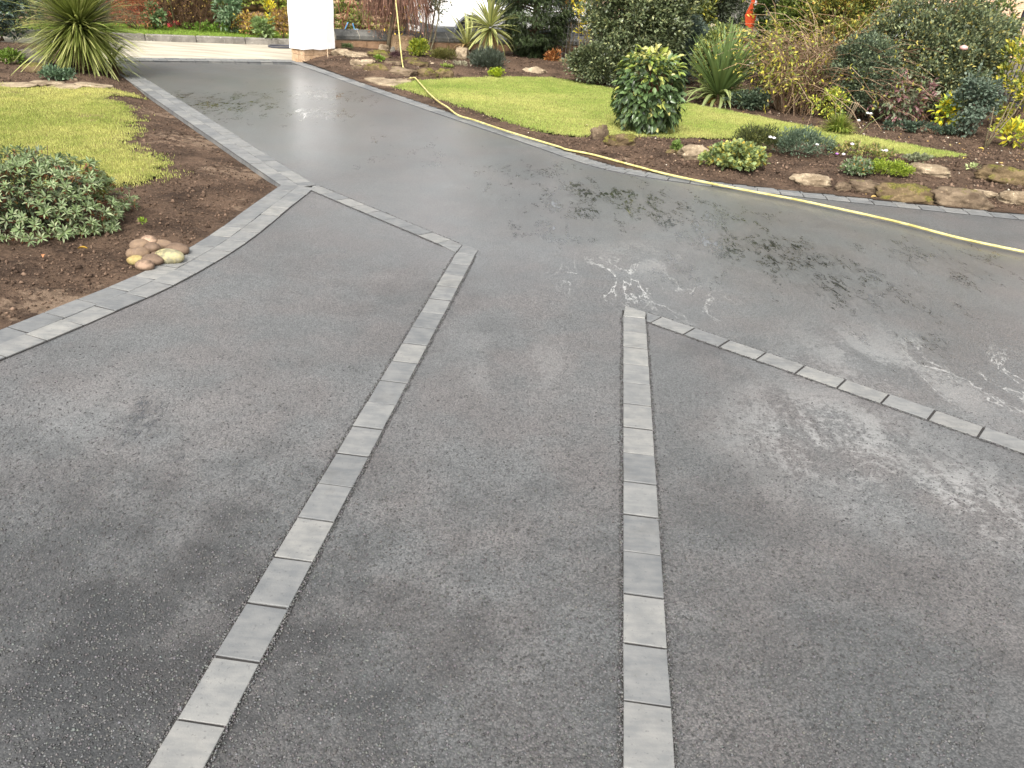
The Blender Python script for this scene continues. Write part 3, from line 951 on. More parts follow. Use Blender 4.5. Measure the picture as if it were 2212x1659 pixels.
def bush(name, label, cat, base, c, rad, nclump, n, cr_, L, pal, tmpl=T_DIA, wr=.5, mat=None, seed=0, stems=6, stem_c=(.10, .07, .045), stem_r=.012, fill=.35, droop=0.0, up=.3, group=None, box=0.0, topcol=None, pname='foliage', jit=.3):
    """free-standing shrub: stems from the base to the clumps and a leafy crown; c and rad relative to base"""
    rg = np.random.default_rng(seed + 1000)
    t = thing(name, label, cat, tuple(base), group=group)
    P, Dv, Nv, C = crown_pts(rg, c, rad, nclump, n, cr_, fill, droop, up, box=box)
    m = len(P)
    Ls = L * rg.uniform(.7, 1.25, m)
    cols = pick(pal, m, rg, jit)
    if topcol is not None:
        f = sstep(c[2] + rad[2] * .25, c[2] + rad[2] * .95, P[:, 2] + rg.normal(size=m) * rad[2] * .2)[:, None]
        cols = cols * (1 - f) + pick(topcol, m, rg, jit) * f
    shoots = []
    if n > 600 and stems:
        ns = 26 if n > 4000 else 12
        for k in range(ns):
            q = P[rg.integers(0, m)]
            o = unit(((q - np.array(c)) / np.array(rad))[None])[0]
            if o[2] < -.2: continue
            d = unit((o + np.array([0, 0, .7]) + rg.normal(size=3) * .25)[None])[0]
            ln = rg.uniform(.12, .34) * min(1.0, rad[2] * 1.2)
            shoots.append((q, q + d * ln * .5, q + d * ln + np.array([0, 0, -.15 * ln])))
            mm = 12
            tt = rg.uniform(.1, 1, mm)[:, None]
            P = np.concatenate([P, q + d * ln * tt]); Dv = np.concatenate([Dv, unit(d + rg.normal(size=(mm, 3)) * .7)]); Nv = np.concatenate([Nv, unit(rg.normal(size=(mm, 3)) * .5 + [0, 0, .8])])
            Ls = np.concatenate([Ls, L * rg.uniform(.8, 1.2, mm)]); cols = np.concatenate([cols, pick(topcol or pal, mm, rg, jit) * 1.15])
    V, F = leaf_geo(P, Dv, Nv, Ls, Ls * wr, tmpl)
    link(pname, new_mesh(pname, V, F, mat or M_LEAF, np.repeat(cols, len(tmpl[0]), 0)), t)
    if stems:
        mb = MB()
        for i in range(min(stems, len(C))):
            e = C[i]
            b0 = np.array([rg.uniform(-.25, .25) * rad[0] * .4, rg.uniform(-.25, .25) * rad[1] * .4, -.03])
            mid = b0 * .5 + e * .5 + rg.normal(size=3) * .05 * np.linalg.norm(e)
            path = [b0, b0 * .75 + mid * .25 + np.array([0, 0, .05 * e[2]]), mid, e * .75 + mid * .25, e]
            mb.tube(path, np.linspace(stem_r, stem_r * .35, 5), 5, np.array(stem_c) * rg.uniform(.7, 1.3))
        for sh in shoots:
            mb.tube(sh, [.005, .004, .002], 3, np.array(stem_c), cap=False)
        link('stems', mb.mesh('stems', M_BARK), t)
    return t

def twigs(t, name, rg, n, start, spread, length, r, col, mat=None, droop=0.0, up=.7, seg=4):
    mb = MB()
    for i in range(n):
        p = np.array(start(rg), float)
        d = unit(spread(rg)[None])[0]
        L = length * rg.uniform(.5, 1.2)
        path = [p]
        for k in range(seg):
            d = unit((d + rg.normal(size=3) * .16 + np.array([0, 0, -droop * (k + 1) / seg]))[None])[0]
            p = p + d * L / seg
            path.append(p)
        mb.tube(path, np.linspace(r, r * .3, seg + 1) * rg.uniform(.6, 1.4), 3, np.array(col) * rg.uniform(.6, 1.4), cap=False)
    return link(name, mb.mesh(name, mat or M_BARK), t)

# ------------------------------------------------------------------ strap-leaved plants
def strap_mesh(name, L, W, bend, colfn, fold=.25, seg=9, tipw=.0, twist=0.0):
    ts = np.linspace(0, 1, seg + 1)
    us = np.linspace(-1, 1, 5)
    V, C = [], []
    y = z = 0.0
    ang = 0.0
    for i, t in enumerate(ts):
        if i:
            ang = -bend * t ** 1.5
            y += math.cos(ang) * L / seg; z += math.sin(ang) * L / seg
        w = W * (0.55 + 0.9 * t if t < .5 else 1.0) * (1 - max(0, (t - .35) / .65) ** 1.8) * .5 + .0006
        for u in us:
            V.append((u * w, y - math.sin(ang) * abs(u) * w * fold * 0, z + abs(u) * w * fold))
            C.append(colfn(t, u))
    F = []
    for i in range(seg):
        for j in range(4):
            a = i * 5 + j
            F.append((a, a + 1, a + 6, a + 5))
    return new_mesh(name, np.array(V), np.array(F), M_STRAP, np.array(C), smooth=True)

def strap_matrix(p, d, twist=0.0):
    d = Vector(d).normalized()
    x = d.cross(Vector((0, 0, 1)))
    if x.length < 1e-3: x = Vector((1, 0, 0))
    x.normalize()
    z = x.cross(d)
    M = Matrix(((x.x, d.x, z.x, p[0]), (x.y, d.y, z.y, p[1]), (x.z, d.z, z.z, p[2]), (0, 0, 0, 1)))
    return M @ Matrix.Rotation(twist, 4, 'Y')

def rosette(t, meshes, n, centre, rg, el0, el1, name='leaf', jitter=.03, zspread=.1, bias=None, pw=.85):
    """leaves set out by the golden angle, upright in the heart and falling outside"""
    objs = []
    for i in range(n):
        f = (i + .5) / n
        az = i * 2.39996 + rg.uniform(-.25, .25)
        if bias is not None: az = bias(az, rg)
        el = R(el0 + (el1 - el0) * f ** pw) + rg.uniform(-.12, .12)
        d = (math.cos(az) * math.cos(el), math.sin(az) * math.cos(el), math.sin(el))
        p = np.array(centre) + np.array([d[0] * jitter, d[1] * jitter, zspread * (1 - f) * 1.0 - zspread * .5]) + rg.normal(size=3) * .008
        me = meshes(f, rg)
        o = link(name, me, t, mat=strap_matrix(p, d, rg.uniform(-.35, .35)) @ Matrix.Scale(rg.uniform(.8, 1.15), 4))
        objs.append(o)
    return objs

def lerp(a, b, t):
    return tuple(x + (y - x) * t for x, y in zip(a, b))

# ---- rocks
def rock_mesh(name, seed, sx, sy, sz, mat, blocky=.5, rough=.16, sub=4):
    """quarried lump: a rounded block with planar breaks, bedding ledges and a rough skin"""
    V, F = ico(sub)
    q = np.abs(V) ** 6
    sq = V / (q.sum(1, keepdims=True) ** (1 / 6.0))
    V = V * (1 - blocky) + sq * blocky
    rg = np.random.default_rng(seed)
    for k in range(9):
        d = sphere_pts(1, rg)[0] * np.array([1, 1, .75]); d /= np.linalg.norm(d)
        lim = rg.uniform(.62, .92) * (1 + .35 * blocky)
        e = V @ d - lim
        V = V - np.where(e > 0, e * .9, 0)[:, None] * d
    o = Vector((seed * 3.7, seed * 1.9, seed * .7))
    k = np.array([mnoise.noise(Vector(v) * 1.6 + o) * .8 + mnoise.noise(Vector(v) * 4.1 + o) * .5 + mnoise.noise(Vector((v[0] * 2, v[1] * 2, v[2] * 9)) + o) * .55 + mnoise.noise(Vector(v) * 12 + o) * .25 for v in V])
    V = V * (1 + rough * .8 * k)[:, None]
    return new_mesh(name, V * np.array([sx, sy, sz]) * 1.12, F, mat, smooth=True)

def rock(label, u0, u1, v0, v1, mi=0, rz=0.0, seed=1, depth=None, blocky=.55, rough=.17, name='rock', cat='rock', group=None, sink=.55, flat=False):
    """rock spanning survey columns u0..u1 and rows v0..v1 (v1 = foot)"""
    b = at((u0 + u1) / 2, v1 - (v1 - v0) * (.12 if not flat else .45))
    dist = math.sqrt(b[0] ** 2 + b[1] ** 2 + CAM_H ** 2)
    m = dist / (FOC * 2212)
    w = (u1 - u0) * m * .88
    dep = math.asin(min(1, CAM_H / dist))
    hpx = (v1 - v0) * m
    sy = depth or w * .45
    h = max(.03, (hpx - 2 * sy * .5 * math.sin(dep)) / math.cos(dep)) if not flat else .03
    sz = h * .36 / (1 - sink * .5)
    o = link(name, rock_mesh(name, seed, w / 2, sy / 2, sz * 1.1, M_STONE[mi], blocky, rough))
    b = b + np.array([0, sy * .25, 0])
    o.location = (b[0], b[1], b[2] + sz * (1 - sink))
    o.rotation_euler = (random.Random(seed).uniform(-.08, .08), random.Random(seed + 9).uniform(-.08, .08), rz)
    return tag(o, label, cat, group)

# ------------------------------------------------------------------ LEFT SIDE
# rhododendron: whorls of grey-green leaves
def rhododendron():
    rg = np.random.default_rng(77)
    b = np.array([-3.13, 4.98, .02])
    t = thing('rhododendron', 'rounded low shrub with whorls of grey green leaves on the bare soil, far left', 'shrub', tuple(b))
    whorls = []
    pal = [(.23, .295, .15), (.185, .25, .11), (.33, .375, .21), (.15, .205, .075)]
    for k in range(7):
        n = 10
        az = np.arange(n) * 2.39996 + rg.uniform(0, 6)
        el = np.linspace(.95, .0, n) + rg.uniform(-.15, .15, n)
        Dv = np.stack([np.cos(az) * np.cos(el), np.sin(az) * np.cos(el), np.sin(el)], 1)
        Nv = np.tile([0, 0, 1.0], (n, 1)) + rg.normal(size=(n, 3)) * .15 - Dv * .2
        Ls = rg.uniform(.036, .054, n)
        V, F = leaf_geo(Dv * .006, Dv, Nv, Ls, Ls * .30, T_OVAL)
        cols = pick(pal, n, rg, .18)
        V2, F2 = leaf_geo(rg.normal(size=(4, 3)) * .008 - [0, 0, .03], unit(rg.normal(size=(4, 3)) - [0, 0, .6]), rg.normal(size=(4, 3)), np.full(4, .04), np.full(4, .014), T_OVAL)
        c2 = pick([(.13, .05, .022), (.20, .095, .035), (.09, .10, .035)], 4, rg)
        whorls.append(new_mesh('leaf_whorl', np.concatenate([V, V2]), np.concatenate([F, F2 + len(V)]), M_LEAF, np.concatenate([np.repeat(cols, 9, 0), np.repeat(c2, 9, 0)])))
    rad = np.array([.60, .56, .44])
    pts = []
    while len(pts) < 298:
        d = sphere_pts(1, rg)[0]
        if d[2] < -.25: continue
        k = .88 + .2 * mnoise.noise(Vector(d) * 2.2 + Vector((3, 1, 0)))
        p = d * rad * k * rg.uniform(.88, 1.06)
        p[2] = max(.05, p[2] + .06)
        if p[0] + p[1] * -.2 < -.48: continue
        if pts and np.min(np.linalg.norm(np.array(pts) - p, axis=1)) < .028: continue
        pts.append(p)
    for p in pts:
        d = Vector(unit((p / rad + np.array([0, 0, .55]) + rg.normal(size=3) * .2)[None])[0])
        M = Matrix.Translation(p) @ d.to_track_quat('Z', 'Y').to_matrix().to_4x4() @ Matrix.Rotation(rg.uniform(0, 6.28), 4, 'Z') @ Matrix.Scale(rg.uniform(.66, 1.0), 4)
        link('leaf_whorl', whorls[int(rg.integers(0, 7))], t, mat=M)
    ev, ef, ec = [], [], []
    nv = 0
    for k in range(260):
        d = sphere_pts(1, rg)[0]
        if d[2] < -.2: continue
        p = d * rad * rg.uniform(.70, .90); p[2] = max(.05, p[2] + .05)
        if p[0] < -.5: continue
        me = whorls[k % 7]
        co = np.empty(len(me.vertices) * 3, np.float32); me.vertices.foreach_get('co', co)
        cc_ = np.empty(len(me.vertices) * 4, np.float32); me.color_attributes['col'].data.foreach_get('color', cc_)
        q = Matrix.Rotation(rg.uniform(0, 6.28), 3, 'Z')
        q = np.array((Vector(unit((d + [0, 0, .5])[None])[0]).to_track_quat('Z', 'Y').to_matrix() @ q)) * rg.uniform(.7, 1.0)
        ev.append(co.reshape(-1, 3) @ q.T + p); ec.append(cc_.reshape(-1, 4)[:, :3])
        ef.append(np.array([list(f.vertices) for f in me.polygons]) + nv); nv += len(me.vertices)
    tag(link('inner_whorls', new_mesh('inner_whorls', np.concatenate(ev), np.concatenate(ef), M_LEAF, np.concatenate(ec)), t), kind='stuff')
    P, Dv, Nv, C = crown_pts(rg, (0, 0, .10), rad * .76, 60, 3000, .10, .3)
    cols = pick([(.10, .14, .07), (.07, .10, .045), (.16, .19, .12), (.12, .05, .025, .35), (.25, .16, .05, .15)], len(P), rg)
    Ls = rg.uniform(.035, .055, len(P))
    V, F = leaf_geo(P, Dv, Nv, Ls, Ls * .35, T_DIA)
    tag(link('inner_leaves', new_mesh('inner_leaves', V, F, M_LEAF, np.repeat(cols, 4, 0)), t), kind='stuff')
    twigs(t, 'stems', rg, 40, lambda g: (g.uniform(-.1, .1), g.uniform(-.1, .1), 0), lambda g: np.array([g.normal() * .9, g.normal() * .9, .6]), .5, .006, (.09, .06, .04))
    return t
rhododendron()
b = at(217, 428)
bush('box_shrub', 'small yellow green shrub tucked behind the large grey green one', 'shrub', b, (0, 0, .10), (.12, .11, .12), 26, 1500, .035, .017, [(.16, .17, .02), (.26, .25, .03), (.09, .11, .02)], seed=3, stems=5, stem_r=.004)
# weed
b = at(312, 492)
bush('weed', 'tiny bright green weed alone on the left soil', 'weed', b, (0, 0, .02), (.03, .03, .015), 4, 40, .018, .022, [(.20, .30, .03)], seed=4, stems=0)

# cobble pile
def pebble(label, u, v, w, d, h, z, rz, ca, cb, seed, tilt=0.0, ep=.0):
    g = at(u, v)
    V, F = ico(3)
    o = Vector((seed * 5.1, seed, 2))
    k = np.array([mnoise.noise(Vector(x) * 1.1 + o) for x in V])
    V = V * (1 + .13 * k)[:, None]
    n = NT('cobble_%d' % seed)
    p = n.obj()
    f = n.noise(p, 16, 5, .65)
    c = n.mix(n.rng(f, .35, .65), ca, cb)
    if ep:
        c = n.mix(n.math('MULTIPLY', n.rng(n.noise(p, 30, 4, .7), .45, .6), ep), c, (.38, .33, .14))
    n.p(Base_Color=c, Roughness=.75, Specular_IOR_Level=.3, Normal=n.bump(n.noise(p, 60, 5), .5, .008))
    me = new_mesh('cobble', V * np.array([w, d, h]) * .375, F, n.m, smooth=True)
    ob = link('cobble', me)
    ob.location = (g[0], g[1], g[2] + z * .8 + h * .28)
    ob.rotation_euler = (tilt, tilt * .6, rz)
    tag(ob, label, 'cobble', 'cobbles piled by the left edging')
br, br2, tn, yl = (.105, .070, .048), (.165, .112, .076), (.225, .155, .098), (.30, .24, .10)
pebble('long tan cobble at the back left of the pile', 306, 545, .17, .15, .10, 0.02, .5, br2, tn, 1)
pebble('round pinkish cobble on top at the back of the pile', 325, 540, .14, .11, .085, .045, -.3, br2, (.38, .26, .18), 2)
pebble('pale brown cobble lying along the back of the pile', 352, 541, .20, .12, .08, 0.02, -.15, tn, br2, 3)
pebble('flat brown cobble at the right end of the pile', 383, 548, .22, .15, .10, 0.0, -.2, br, br2, 4)
pebble('large tan cobble leaning on the left side of the pile', 305, 562, .15, .13, .11, .01, 1.2, br2, tn, 5, .2)
pebble('small brown cobble lying on the middle of the pile', 332, 556, .13, .11, .085, .045, .3, br, br2, 6)
pebble('speckled yellow white cobble, biggest of the pile, at the front right', 367, 566, .25, .16, .125, 0.0, -.1, (.16, .145, .085), (.30, .275, .185), 7, 0, .5)
pebble('yellow cobble at the left end of the pile', 294, 570, .13, .11, .08, 0.0, .4, (.28, .20, .08), yl, 8, 0, .5)
pebble('flat dark brown cobble in the front middle of the pile', 331, 571, .19, .15, .09, 0.0, -.4, br, br2, 9)
pebble('grey brown cobble lowest at the front of the pile', 314, 581, .16, .13, .085, 0.0, -.5, br, (.28, .19, .13), 10)
pebble('small tan cobble half hidden at the left of the pile', 287, 556, .10, .09, .08, 0.0, .1, br2, tn, 11)
pebble('buried brown cobble between the others of the pile', 342, 559, .12, .12, .08, 0.0, .1, br, br2, 12)

# big strap-leaved cordyline
def cordyline():
    rg = np.random.default_rng(5)
    b = at(186, 150)
    t = thing('cordyline', 'huge grassy clump of long thin green strap leaves by the left of the entrance', 'cordyline', tuple(b))
    def cf(base, tip):
        return lambda q, u: tuple(x * (1 - .12 * abs(u)) for x in lerp(base, tip, q ** .8))
    up_ = [strap_mesh('leaf', 1.0, .026, bd, cf((.22, .275, .055), c2)) for bd, c2 in ((.2, (.33, .375, .085)), (.4, (.37, .40, .11)), (.7, (.42, .43, .14)))]
    lo_ = [strap_mesh('leaf', .84, .026, bd, cf((.19, .215, .06), c2)) for bd, c2 in ((.12, (.44, .45, .16)), (.3, (.48, .48, .19)), (.7, (.40, .41, .15)))]
    dead = [strap_mesh('leaf', .55, .03, 1.5, lambda q, u: lerp((.30, .18, .05), (.52, .34, .08), q))]
    def pickm(f, g):
        if f > .985: return dead[0]
        return (up_ if g.random() > f * 1.1 else lo_)[int(g.integers(0, 3))]
    rosette(t, pickm, 296, (0, 0, .54), rg, 88, -48, zspread=.24, jitter=.08, pw=1.0)
    # the leaves deeper in the clump
    mb = MB()
    for i in range(1500):
        az, el = rg.uniform(0, 6.28), R(rg.uniform(-40, 85))
        d = np.array([math.cos(az) * math.cos(el), math.sin(az) * math.cos(el), math.sin(el)])
        L = rg.uniform(.55, .9)
        w = .010
        s = unit(np.cross(d, [0, 0, 1.0])[None])[0] * w
        p0 = np.array([0, 0, .54]) + d * .04; p1 = p0 + d * L * .55 + [0, 0, -.01]; p2 = p0 + d * L + [0, 0, -.12 * L * math.cos(el)]
        c = np.array([(.17, .21, .045), (.24, .28, .065), (.32, .345, .10)][i % 3])
        mb.add([p0 - s, p0 + s, p1 + s, p1 - s, p2], [(0, 1, 2, 3), (3, 2, 4)], c)
    tag(link('inner_leaves', mb.mesh('inner_leaves', M_STRAP), t), kind='stuff')
    mb = MB().tube([(0, 0, -.05), (.01, 0, .12), (0, .01, .33), (0, 0, .57)], [.13, .10, .085, .06], 9, (.13, .085, .045))
    link('trunk', mb.mesh('trunk', M_BARK, True), t)
    # offset clump
    b2 = at(246, 162)
    t2 = thing('cordyline', 'smaller pale clump of thin strap leaves leaning over the edging, right of the huge one', 'cordyline', tuple(b2))
    pale = [strap_mesh('leaf', .48, .02, bd, cf((.14, .17, .05), c2)) for bd, c2 in ((.4, (.42, .44, .26)), (.7, (.34, .37, .16)), (1.0, (.38, .40, .20)))]
    rosette(t2, lambda f, g: pale[int(g.integers(0, 3))], 46, (0, 0, .16), rg, 75, -10, zspread=.08)
    mb = MB().tube([(0, 0, -.05), (0, .01, .10), (.01, 0, .19)], [.075, .06, .04], 8, (.11, .07, .04))
    link('trunk', mb.mesh('trunk', M_BARK, True), t2)
cordyline()

# rocks, slabs and low plants behind the left lawn
rock('grey mossy boulder left of the huge strap leaved clump', 44, 100, 110, 140, 3, .2, 31)
rock('low mossy flat stone in front of the grey boulder on the left', 46, 108, 138, 158, 1, -.1, 32, rough=.2)
rock('small pale stone on the soil at the far left edge', 0, 22, 122, 134, 0, .2, 33)
rock('round brown stone beside the smaller pale clump', 240, 262, 146, 160, 2, .2, 34)
for i, (u0, u1, v0, v1) in enumerate([(-30, 60, 180, 194), (62, 118, 176, 190), (98, 165, 183, 196), (165, 226, 181, 193)]):
    rock(['worn flat paving slab at the left edge behind the lawn', 'worn flat paving slab below the grey green rosette plant', 'pale flat slab bordering the middle of the left lawn', 'flat slab at the right end of the row behind the left lawn'][i], u0, u1, v0, v1, 0, .12, 40 + i, depth=.34, blocky=.85, rough=.08, name='stone_slab', cat='slab', flat=True, group='slabs behind the left lawn')
rock('small red brick fragment under the strap leaves', 152, 166, 170, 178, 2, .3, 45, blocky=.9, rough=.05, name='brick_fragment', cat='brick')
b = at(122, 172)
bush('saxifrage', 'low blue green rosette plant under the strap leaves', 'plant', b, (0, 0, .06), (.24, .14, .07), 30, 700, .05, .045, [(.12, .19, .10), (.16, .24, .14), (.08, .13, .07)], tmpl=T_OVAL, wr=.6, seed=6, stems=0)
b = at(22, 138)
bush('weed_clump', 'bright green leafy weed left of the grey boulder', 'plant', b, (0, 0, .08), (.20, .14, .09), 24, 500, .05, .045, [(.20, .30, .04), (.14, .22, .03)], tmpl=T_OVAL, wr=.5, seed=7, stems=0)
b = at(20, 96)
bush('evergreen_bush', 'dark blue green evergreen bush in the top left corner', 'bush', b + [-.55, .6, 0], (0, 0, .95), (1.15, .9, 1.1), 150, 15000, .20, .07, [(.045, .075, .055), (.07, .105, .08), (.10, .14, .11), (.10, .15, .04, .4)], tmpl=T_OVAL, wr=.45, seed=8, stems=14, mat=M_GLOSS)

# ------------------------------------------------------------------ ENTRANCE
# white wrapped gate pillar on a stone foot
pc = np.array([-3.97, 14.60])
pd = np.array([.60, .80]); pe = np.array([-.80, .60])
def pq(a, bb): return pc + pd * a + pe * bb
pil = thing('gate_pillar', 'gate pillar wrapped in a white sheet on a sandstone foot', 'pillar')
n_ = NT('white_wrap'); p_ = n_.pos()
n_.p(Base_Color=(.86, .86, .85), Roughness=.4, Normal=n_.bump(n_.noise(n_.n('Mapping', Vector=p_, Scale=(3, 3, .8)).outputs[0], 2.0, 3), .25, .03))
MW = n_.m
# wrap as a slightly flared, creased sleeve
ring = []
NZ = 22
sect = [(-.02, -.02), (.15, -.028), (.32, -.02), (.48, -.03), (.655, -.02), (.66, .15), (.655, .36), (.32, .362), (-.02, .36), (-.026, .17)]
for iz in range(NZ + 1):
    z = .20 + 1.75 * iz / NZ
    for j, (a, bb) in enumerate(sect):
        q = pq(a, bb)
        cx = pq(.32, .17)
        k = 1 + .012 * math.sin(iz * .9 + j * 1.7) - .02 * iz / NZ
        q = cx + (q - cx) * k
        zz = z + (.012 * math.sin(j * 2.1) if iz == 0 else 0)
        ring.append((q[0], q[1], zz))
F = []
m = len(sect)
for iz in range(NZ):
    for j in range(m):
        F.append((iz * m + j, iz * m + (j + 1) % m, (iz + 1) * m + (j + 1) % m, (iz + 1) * m + j))
F.append(tuple(NZ * m + j for j in range(m)))
link('white_sheet', new_mesh('white_sheet', ring, F, MW), pil)
mb_core = MB()
V, F = prism([tuple(pq(.03, .03)), tuple(pq(.60, .03)), tuple(pq(.60, .31)), tuple(pq(.03, .31))], 0, 1.9, .01)
link('core', new_mesh('core', V, F, M_STONE[2]), pil)
M_SAND = stone_material('pillar_stone', (.42, .27, .16), (.60, .43, .28), 0, 9)
for row in range(2):
    z0, z1 = (-.05, .105) if row == 0 else (.112, .235)
    cuts = [0, .34, .64] if row == 0 else [0, .2, .45, .64]
    for a, bb in zip(cuts[:-1], cuts[1:]):
        V, F = prism([tuple(pq(a + .004, 0)), tuple(pq(bb - .004, 0)), tuple(pq(bb - .004, .16)), tuple(pq(a + .004, .16))], z0, z1, .006)
        link('stone', new_mesh('stone', V, F, M_SAND), pil)
    V, F = prism([tuple(pq(0, .168)), tuple(pq(.64, .168)), tuple(pq(.64, .34)), tuple(pq(0, .34))], z0, z1, .006)
    link('stone', new_mesh('stone', V, F, M_SAND), pil)
# string line from the pillar to a peg
s0 = PY(693, 30, 14.7); s1 = at(709, 126)
st = thing('string_line', 'thin white string from the white pillar to a pale peg in the soil', 'string', (s1[0], s1[1], s1[2]))
mb = MB().tube([np.array(s0) - s1, np.array([0, 0, .14])], .003, 4)
link('string', mb.mesh('string', M_WHITE), st)
mb = MB().tube([(0, 0, -.05), (-.01, .0, .16)], [.006, .010], 6)
link('peg', mb.mesh('peg', simple('peg_wood', (.55, .42, .28), .8)), st)
# grey hose loop on the lane
hp = [G(u, v, .012) for u, v in ((640, 99), (610, 98.2), (587, 98), (581, 99), (583, 100.6), (600, 102.5), (640, 103))]
ho = thing('hose_loop', 'thin dark hose lying in a loop on the lane beside the white pillar', 'hose')
link('tube', MB().tube(smooth_line([tuple(q) for q in hp]), .018, 6).mesh('tube', simple('dark_hose', (.06, .06, .075), .5), True), ho)

# low garden wall with saddleback coping
w0, w1 = np.array([-3.66, 15.62]), np.array([3.4, 20.0])
wd = (w1 - w0) / np.linalg.norm(w1 - w0); wn_ = np.array([-wd[1], wd[0]])
wall = thing('garden_wall', 'low stone garden wall with dark coping stones right of the white pillar', 'wall')
M_COPE = stone_material('coping_stone', (.075, .075, .07), (.165, .16, .145), .12, 4)
M_BLOCK = stone_material('wall_stone', (.22, .13, .075), (.36, .23, .14), .3, 6)
WA = math.atan2(wd[1], wd[0])
def cope_mesh(L):
    pr = [(-.03, 0), (.33, 0), (.33, .06), (.18, .155), (.12, .155), (-.03, .06)]
    V = [(0, y, z) for y, z in pr] + [(L, y, z) for y, z in pr]
    n = len(pr)
    F = [(i, (i + 1) % n, n + (i + 1) % n, n + i)[::-1] for i in range(n)] + [tuple(range(n)), tuple(range(2 * n - 1, n - 1, -1))]
    return new_mesh('coping_stone', V, F, M_COPE)
cm = cope_mesh(.435)
M_MORT = simple('pale_mortar', (.40, .36, .29), .9, 0, .15, 20)
q1 = w0 + wd * 8.2
V, F = prism([tuple(w0 + wn_ * .02), tuple(q1 + wn_ * .02), tuple(q1 + wn_ * .28), tuple(w0 + wn_ * .28)], -.1, .325, .002)
link('core', new_mesh('core', V, F, M_MORT), wall)
V = [(0, y, z) for y, z in [(-.02, .004), (.32, .004), (.32, .055), (.18, .147), (.12, .147), (-.02, .055)]]
V = V + [(8.2, y, z) for _, y, z in V]
F = [(i, (i + 1) % 6, 6 + (i + 1) % 6, 6 + i)[::-1] for i in range(6)] + [tuple(range(6)), tuple(range(11, 5, -1))]
o = link('mortar_bed', new_mesh('mortar_bed', V, F, M_MORT), wall, (w0[0], w0[1], .318)); o.rotation_euler = (0, 0, WA)
bms = {}
for i in range(18):
    a = w0 + wd * (i * .45 + .008)
    o = link('coping_stone', cm, wall, (a[0], a[1], .318 + prn.uniform(-.004, .004)))
    o.rotation_euler = (0, 0, WA)
for row in range(3):
    s = -.1 * row
    k = 0
    while s < 8.0:
        L = prn.choice((.32, .40, .48))
        key = (L, row)
        if key not in bms:
            V, F = prism([(0, -.012), (L - .012, -.012), (L - .012, .10), (0, .10)], 0, .138, .008)
            bms[key] = new_mesh('wall_block', V, F, M_BLOCK)
        a = w0 + wd * max(0, s)
        o = link('wall_block', bms[key], wall, (a[0] + prn.uniform(-.004, .004), a[1] + prn.uniform(-.004, .004), -.14 + row * .15))
        o.rotation_euler = (0, 0, WA)
        s += L

# far sandstone retaining wall
fw = thing('retaining_wall', 'tall sandstone boundary wall half covered in ivy across the lane', 'wall')
FWL = [np.array(p) for p in ((-12.5, 16.65), (-8.37, 17.95), (-5.42, 18.85), (-2.8, 20.1), (4.0, 23.6))]
n_ = NT('rubble_stone'); p_ = n_.pos(); oi_ = n_.n('ObjectInfo').outputs['Random']
n_.p(Base_Color=n_.mul(n_.mix(n_.rng(n_.noise(p_, 7, 5, .65), .3, .7), (.36, .24, .14), (.58, .43, .28)), n_.mix(oi_, (.65, .6, .55), (1.15, 1.1, 1.05))), Roughness=.9, Normal=n_.bump(n_.noise(p_, 30, 5, .7), .7, .03))
M_RUB = n_.m
smesh = []
for k in range(8):
    r_ = random.Random(k)
    V, F = ico(1)
    V = V / (np.abs(V) ** 6).sum(1, keepdims=True) ** (1 / 6.0)
    V = V * (1 + np.random.default_rng(k).uniform(-.1, .1, (len(V), 1))) * .5
    smesh.append(new_mesh('wall_stone', V, F, M_RUB))
for a, bb in zip(FWL[:-1], FWL[1:]):
    d = bb - a; L = np.linalg.norm(d); d = d / L; nn = np.array([-d[1], d[0]])
    V, F = prism([tuple(a + nn * .05), tuple(bb + nn * .05), tuple(bb + nn * .4), tuple(a + nn * .4)], -.1, 2.3, .01)
    link('core', new_mesh('core', V, F, simple('wall_core', (.24, .17, .11), .95, 0, .3, 8, .6)), fw)
r_ = random.Random(3)
cnt = 0
for seg, (smin, smax) in ((1, (.2, 3.08)), (2, (.0, 2.9)), (3, (0.0, 1.6))):
    a, bb = FWL[seg], FWL[seg + 1]
    d = (bb - a) / np.linalg.norm(bb - a)
    z = .08
    while z < 1.25:
        h = r_.uniform(.11, .19)
        s = smin + r_.uniform(0, .2)
        while s < smax and cnt < 299:
            w = r_.uniform(.2, .48)
            q = a + d * (s + w / 2)
            o = link('wall_stone', r_.choice(smesh), fw)
            o.location = (q[0], q[1], z + h / 2)
            o.scale = (w * .97, .22, h * .97)
            o.rotation_euler = (0, r_.uniform(-.04, .04), math.atan2(d[1], d[0]))
            s += w
            cnt += 1
        z += h
